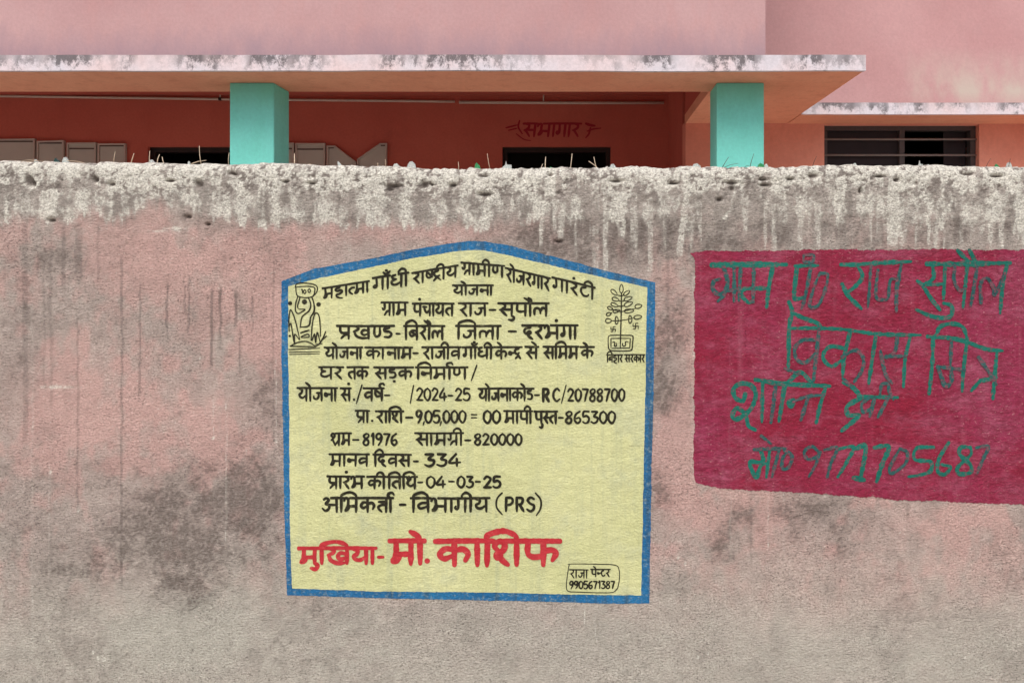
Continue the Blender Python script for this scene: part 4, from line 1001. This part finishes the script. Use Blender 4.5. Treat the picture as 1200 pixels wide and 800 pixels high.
# whitewashed lip with black mould streaks hanging from its top
t = NT('mouldy_whitewash', 0.95)
n1 = t.noise(1.0, 6, .8, t.pos((15, 15, 11))); n2 = t.noise(3.0, 3); nf = t.noise(60, 4, .7)
big = t.noise(1.0, 3, .6, t.pos((3.2, 3.2, 1)))
c = t.mix(t.ramp(n2, (.35, 0.0), (.65, 1.0)), lin(222, 200, 200), lin(214, 206, 212))
zt = t.n.new('ShaderNodeMapRange'); t.L(t.sepz()[2], zt.inputs[0]); zt.inputs[1].default_value = 2.77; zt.inputs[2].default_value = 2.875; zt.inputs[3].default_value = -.10; zt.inputs[4].default_value = .09
n1z = t.math('ADD', n1, zt.outputs[0])
mk = t.math('MULTIPLY', t.ramp(n1z, (.44, 0.0), (.56, 1.0)), t.ramp(big, (.40, 0.08), (.56, 1.0)))
c = t.mix(t.math('MULTIPLY', mk, .85), c, lin(84, 78, 80))
c = t.mix(1.0, c, t.ramp(nf, (.3, .88), (.7, 1.05)), 'MULTIPLY')
t.color(c); t.bump(nf, .4, .006); M_lip = t.m
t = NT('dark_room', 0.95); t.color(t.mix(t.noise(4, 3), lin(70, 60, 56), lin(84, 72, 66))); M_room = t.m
t = NT('painted_steel', 0.5); t.color(t.mix(t.noise(30, 3), lin(70, 60, 60), lin(90, 78, 76))); M_steel = t.m
t = NT('dark_door', 0.6); t.color(t.mix(t.noise(14, 3), lin(40, 26, 24), lin(50, 34, 30))); M_frame = t.m
t = NT('frosted_pane', 0.35); t.color(t.mix(t.noise(8, 4), lin(38, 29, 31), lin(48, 38, 41))); t.b.inputs['Roughness'].default_value = .7; M_pane = t.m
t = NT('grille_bar', 0.5); t.color(t.mix(t.noise(30, 3), lin(120, 106, 102), lin(140, 126, 120))); M_bar = t.m
t = NT('pvc_conduit', 0.5); t.color(t.mix(t.noise(12, 3), lin(196, 176, 160), lin(214, 198, 182))); M_pvc = t.m
t = NT('cement_plinth', 0.9); nf = t.noise(20, 4); t.color(t.mix(nf, lin(198, 196, 190), lin(214, 212, 206))); t.bump(nf, .4, .01); M_cem = t.m
t = NT('dull_red_lettering', 0.8); t.color(t.mix(t.noise(30, 3), lin(150, 26, 40), lin(164, 40, 50))); M_dred = t.m

ZP, ZPB, ZS, ZW, ZB, ZC = 5.2, 5.474, 4.86, 6.7, 8.0, 6.25
SOF = EYE + (CY - 97) / F * ZP          # level of the soffit
TOPS = EYE + (CY - 64.5) / F * ZS       # top of the slab
CEIL = SOF + 0.53
XL, XS, XR = -9.0, 0.918, 6.0
FLOOR = 0.45
XPAR = (897 - CX) / F * ZP
bld = empty('pink_building', (-1.5, 6.5, 0), 'pink and orange office building with turquoise pillars and deep verandah behind the wall', 'building')
# plinth / floors
c_ = MB(); c_.bm.faces.new([c_.bm.verts.new(p) for p in ((-12, WD + .24, .004), (9, WD + .24, .004), (9, 6.69, .004), (-12, 6.69, .004))])
tag(c_.build('courtyard', M_cem), kind='structure')
MB().box(XL, XS + .3, 5.0, 8.0, 0.0, FLOOR).build('plinth', M_cem, bld)
# verandah pillars
for x0, x1 in ((269, 321), (840, 895.5)):
    a, b = (x0 - CX) / F * ZP, (x1 - CX) / F * ZP
    MB().box(a, b, ZP, ZPB, FLOOR, SOF, 0.010).build('pillar', M_turq, bld)
# roof slab: soffit body with whitewashed lip in front
def uneven_lip(x0, x1, y0, y1, z0, z1, amp, seed):
    m = MB(); n = int((x1 - x0) / 0.05)
    top, bot, topb, botb = [], [], [], []
    for i in range(n + 1):
        x = x0 + (x1 - x0) * i / n
        na = float(fbm(np.array(x * 1.1), np.array(seed), 3, 3)) - .5; nb = float(fbm(np.array(x * 6), np.array(seed + 5.), 3, 3)) - .5
        zb = z0 + amp * 2 * na + amp * .6 * nb; zt = z1 + amp * 1.2 * na + amp * .8 * nb
        top.append(m.bm.verts.new((x, y0, zt))); bot.append(m.bm.verts.new((x, y0, zb))); topb.append(m.bm.verts.new((x, y1, zt))); botb.append(m.bm.verts.new((x, y1, zb)))
    for i in range(n):
        m.bm.faces.new((bot[i], bot[i + 1], top[i + 1], top[i])); m.bm.faces.new((top[i], top[i + 1], topb[i + 1], topb[i]))
        m.bm.faces.new((bot[i + 1], bot[i], botb[i], botb[i + 1])); m.bm.faces.new((topb[i], topb[i + 1], botb[i + 1], botb[i]))
    m.bm.faces.new((bot[0], top[0], topb[0], botb[0])); m.bm.faces.new((top[n], bot[n], botb[n], topb[n]))
    return m
XSLAB = (1014 - CX) / F * ZS
MB().box(XL, XSLAB, ZS + .03, ZPB, SOF, TOPS - .012).build('roof_slab', M_soffit, bld)
MB().box(XS, XSLAB, ZPB + .0005, ZW + .05, SOF, TOPS - .012).build('roof_slab', M_soffit, bld)
uneven_lip(XL, XSLAB + .004, ZS, ZS + .03, SOF - .004, TOPS, .007, 2.0).build('slab_edge', M_lip, bld)
# window sunshade on the right wing
uneven_lip(XSLAB + .003, XR, ZC, ZC + .03, SOF - .010, SOF + .085, .006, 9.0).build('sunshade_edge', M_lip, bld)
MB().box(XSLAB + .003, XR, ZC + .03, ZW + .05, SOF - .004, SOF + .078).build('sunshade', M_soffit, bld)
t = NT('mouldy_slab_top', 0.95); nf = t.noise(6, 5, .7); t.color(t.mix(nf, lin(88, 82, 80), lin(140, 132, 128))); M_top = t.m  # unseen dark sheets added on the slabs to cut bounce onto the wall
MB().box(XL, XSLAB - .004, ZS + .031, ZP - .001, TOPS - .0095, TOPS - .006).build('slab_top', M_top, bld)
MB().box(XPAR + .001, XSLAB - .004, ZP, ZW - .001, TOPS - .0095, TOPS - .006).build('slab_top', M_top, bld)
MB().box(XSLAB + .006, XR, ZC + .031, ZW - .001, SOF + .0805, SOF + .084).build('sunshade_top', M_top, bld)
# inner beam side above the open end and ceiling
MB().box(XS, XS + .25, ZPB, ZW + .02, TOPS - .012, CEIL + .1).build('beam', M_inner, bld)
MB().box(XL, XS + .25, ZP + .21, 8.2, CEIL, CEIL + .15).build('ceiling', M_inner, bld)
# upper storey walls
MB().box(XL, XPAR, ZP, ZP + .2, TOPS - .02, 7.2).build('upper_wall', M_pink, bld)
MB().box(XPAR - .2, XPAR - .002, ZP + .2, ZW + .1, TOPS - .02, 7.195).build('upper_wall', M_pink, bld)
MB().box(XPAR - .205, XR, ZW, ZW + .2, SOF + .02, 7.19).build('upper_wall', M_pink2, bld)
MB().box(XL, XR, ZP + .05, 12, 7.2, 7.35).build('roof', M_cem, bld)
# right wing wall with its window opening
wx0, wx1 = (966 - CX) / F * ZW, (1147.5 - CX) / F * ZW
WT, WB = SOF - .012, 1.50
MB().box(XS, wx0, ZW, ZW + .2, 0, SOF + .02).box(wx1, XR, ZW, ZW + .2, 0, SOF + .02).box(wx0, wx1, ZW, ZW + .2, 0, WB).box(wx0, wx1, ZW, ZW + .2, WT, SOF + .02).build('wing_wall', M_orange, bld)
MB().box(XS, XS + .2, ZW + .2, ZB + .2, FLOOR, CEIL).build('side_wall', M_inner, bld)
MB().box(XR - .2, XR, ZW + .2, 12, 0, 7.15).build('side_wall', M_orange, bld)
MB().box(XL, XL + .2, ZPB, 12, 0, 7.15).build('side_wall', M_inner, bld)  # unseen left end wall, added to keep the verandah dark
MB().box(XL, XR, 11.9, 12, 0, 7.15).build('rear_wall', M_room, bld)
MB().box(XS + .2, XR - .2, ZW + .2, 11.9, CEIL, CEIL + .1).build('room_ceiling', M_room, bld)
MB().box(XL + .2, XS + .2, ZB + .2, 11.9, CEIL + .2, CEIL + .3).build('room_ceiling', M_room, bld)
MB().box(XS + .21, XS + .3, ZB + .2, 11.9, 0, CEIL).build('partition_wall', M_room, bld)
# verandah back wall with two door openings
d1 = ((173 - CX) / F * ZB, (292 - CX) / F * ZB); d2 = ((588.5 - CX) / F * ZB, (715.5 - CX) / F * ZB)
DT = EYE + (CY - 172) / F * ZB
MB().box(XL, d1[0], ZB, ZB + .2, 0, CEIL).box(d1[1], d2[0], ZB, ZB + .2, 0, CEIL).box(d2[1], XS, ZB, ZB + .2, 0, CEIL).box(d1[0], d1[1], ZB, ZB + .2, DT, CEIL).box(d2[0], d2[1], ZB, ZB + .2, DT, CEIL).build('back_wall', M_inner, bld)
for a, b in (d1, d2):
    f = MB(); f.box(a, a + .05, ZB + .05, ZB + .15, FLOOR, DT).box(b - .05, b, ZB + .05, ZB + .15, FLOOR, DT).box(a + .05, b - .05, ZB + .05, ZB + .15, DT - .05, DT)
    f.build('door_frame', M_frame, bld)
# window of the right wing
wf = MB(); fr = .045
wf.box(wx0, wx0 + fr, ZW + .06, ZW + .13, WB, WT).box(wx1 - fr, wx1, ZW + .06, ZW + .13, WB, WT).box(wx0 + fr, wx1 - fr, ZW + .06, ZW + .13, WT - .04, WT).box(wx0 + fr, wx1 - fr, ZW + .06, ZW + .13, WB, WB + .04)
mxl, mxr = (1054 - CX) / F * (ZW + .06), (1060 - CX) / F * (ZW + .06)
wf.box(mxl, mxr, ZW + .058, ZW + .132, WB + .04, WT - .04)
win = wf.build('window', M_steel, bld)
def sub(m, name, mat):
    o = m.build(name, mat, win); o.location = (0, 0, 0); return o
for yb_ in (163.5, 182, 205, 230, 255):
    zz = EYE + (CY - yb_) / F * (ZW + .05)
    sub(MB().tube([(wx0 + .002, ZW + .045, zz), (wx1 - .002, ZW + .045, zz)], .009, None, 8), 'window_bar', M_bar)
sub(MB().box(wx0 + fr + .002, mxl - .002, ZW + .09, ZW + .10, WB + .042, WT - .042), 'window_pane', M_pane)
# open casement leaf seen edge-on inside the right half
sub(MB().box(wx1 - fr - .20, wx1 - fr - .004, ZW + .14, ZW + .15, WB + .042, WT - .042), 'window_pane', M_pane)
# surface conduit along the back wall
yc = lambda px: float(np.interp(px, [-60, 16, 270, 460, 533], [112, 113, 116.5, 118.3, 119.2]))
D_ = ZB - .02
MB().tube([P(px, yc(px), D_) for px in (*range(-60, 530, 30), 533)], .0125, None, 8).build('conduit', M_pvc, bld)
MB().tube([P(538, 120, D_), P(660, 120.6, D_), P(778, 120.6, D_)], .015, None, 8).build('conduit', M_pvc, bld)
MB().tube([P(258, 104, D_), P(258, 116, D_)], .008, None, 6).build('conduit', M_pvc, bld)
MB().tube([P(637, 104, D_), P(637, 119, D_)], .008, None, 6).build('conduit', M_pvc, bld)
MB().box(*[P(256.5, 0, D_)[0], P(259.8, 0, D_)[0]], D_ - .02, D_ + .015, EYE + (CY - 117.8) / F * D_, EYE + (CY - 114.6) / F * D_, .004).build('conduit_clip', M_frame, bld)
# lettering over the door
S = Strokes(depth=ZB, off=.003)
word(S, 'sa bha aa ga aa ra', 614, 681, 145.2, 160, 2.6, 0, True, .12)
for pts, w in [([(593, 150), (607, 146.5)], 1.8), ([(596, 153), (606, 150.5)], 1.6), ([(609, 141.5), (607.5, 149), (612, 157)], 2.0), ([(686.5, 145), (692, 147), (697, 147.6)], 3.0), ([(688, 154), (695, 151.6), (704, 150.4)], 1.8), ([(692, 150), (690, 157), (686.5, 161.5)], 2.2), ([(605, 157), (614, 163.5), (622, 165)], 1.3)]:
    S.add(pts, w)
S.build('lettering', M_dred, bld)

# ------------------------------------------------------------------ grey boards on the verandah wall
t = NT('grey_board', 0.7); nb = t.noise(6, 4); t.color(t.mix(nb, lin(182, 172, 160), lin(198, 190, 178))); M_board = t.m
t = NT('board_rim', 0.7); t.color(t.mix(t.noise(9, 3), lin(200, 182, 170), lin(186, 168, 156))); M_rim = t.m
t = NT('board_slot', 0.8); t.color(t.mix(t.noise(9, 3), lin(92, 74, 70), lin(104, 84, 78))); M_slot = t.m
def board(pts, slot, label):
    """pts: outline in pixels along the top from left to right; lower end hidden behind the wall"""
    D = ZB
    xs_ = [p[0] for p in pts]; cx_ = (min(xs_) + max(xs_)) / 2
    zb = 1.75
    X = lambda px: (px - CX) / F * D
    Zf = lambda py: EYE + (CY - py) / F * D
    r = empty('notice_board', (X(cx_), D, zb), label, 'notice board', 'grey boards along the verandah wall')
    out = [(X(a), Zf(b)) for a, b in pts]
    poly = [(out[0][0], zb)] + out + [(out[-1][0], zb)]
    MB().prism(poly, D - .022, D - .002).build('board_panel', M_board, r)
    # raised rim along the outline
    m = MB(); path = poly
    w = .016
    for (a, b), (c, d) in zip(path, path[1:]):
        L = math.hypot(c - a, d - b); ux, uz = (c - a) / L, (d - b) / L; nx, nz = uz, -ux
        e = .0
        m.prism([(a + ux * e, b + uz * e), (c - ux * e, d - uz * e), (c + nx * w - ux * w, d + nz * w - uz * w), (a + nx * w + ux * w, b + nz * w + uz * w)], D - .034, D - .0225)
    m.build('rim', M_rim, r)
    if slot:
        MB().prism([(X(slot[0]), Zf(slot[2] + 1.0)), (X(slot[1]), Zf(slot[2] + 1.0)), (X(slot[1]), Zf(slot[2] - .6)), (X(slot[0]), Zf(slot[2] - .6))], D - .0265, D - .0225).build('slot', M_slot, r)
board([(-20, 164), (43, 163)], (-18, 41, 166.2), 'grey board cut by the left edge, its top highest in the row')
board([(45.5, 166), (77, 165)], (48, 75, 168), 'grey board left of the first door, second from the left edge, top edge tilted')
board([(80.5, 168), (114.5, 167.5)], (83, 113, 174.5), 'grey board left of the first door with a dark slot set low under its top')
board([(116.5, 168.8), (149, 168.8)], (118.5, 147.5, 171.2), 'grey board nearest to the left of the first dark doorway')
board([(316, 168), (345.5, 168)], (318, 344, 174.5), 'grey board mostly hidden behind the left turquoise pillar')
board([(347.5, 168.4), (382, 168.4)], (349.5, 380, 175.2), 'square grey board right of the left turquoise pillar')
board([(384, 171.4), (393.5, 171.4), (418, 190)], (384.8, 392, 173.6), 'grey board with its right corner cut away, sloping down to the right')
board([(419.5, 187), (446, 168.6), (454, 168.4)], (447, 453, 170.8), 'grey board with its left corner cut away, sloping up to the right')
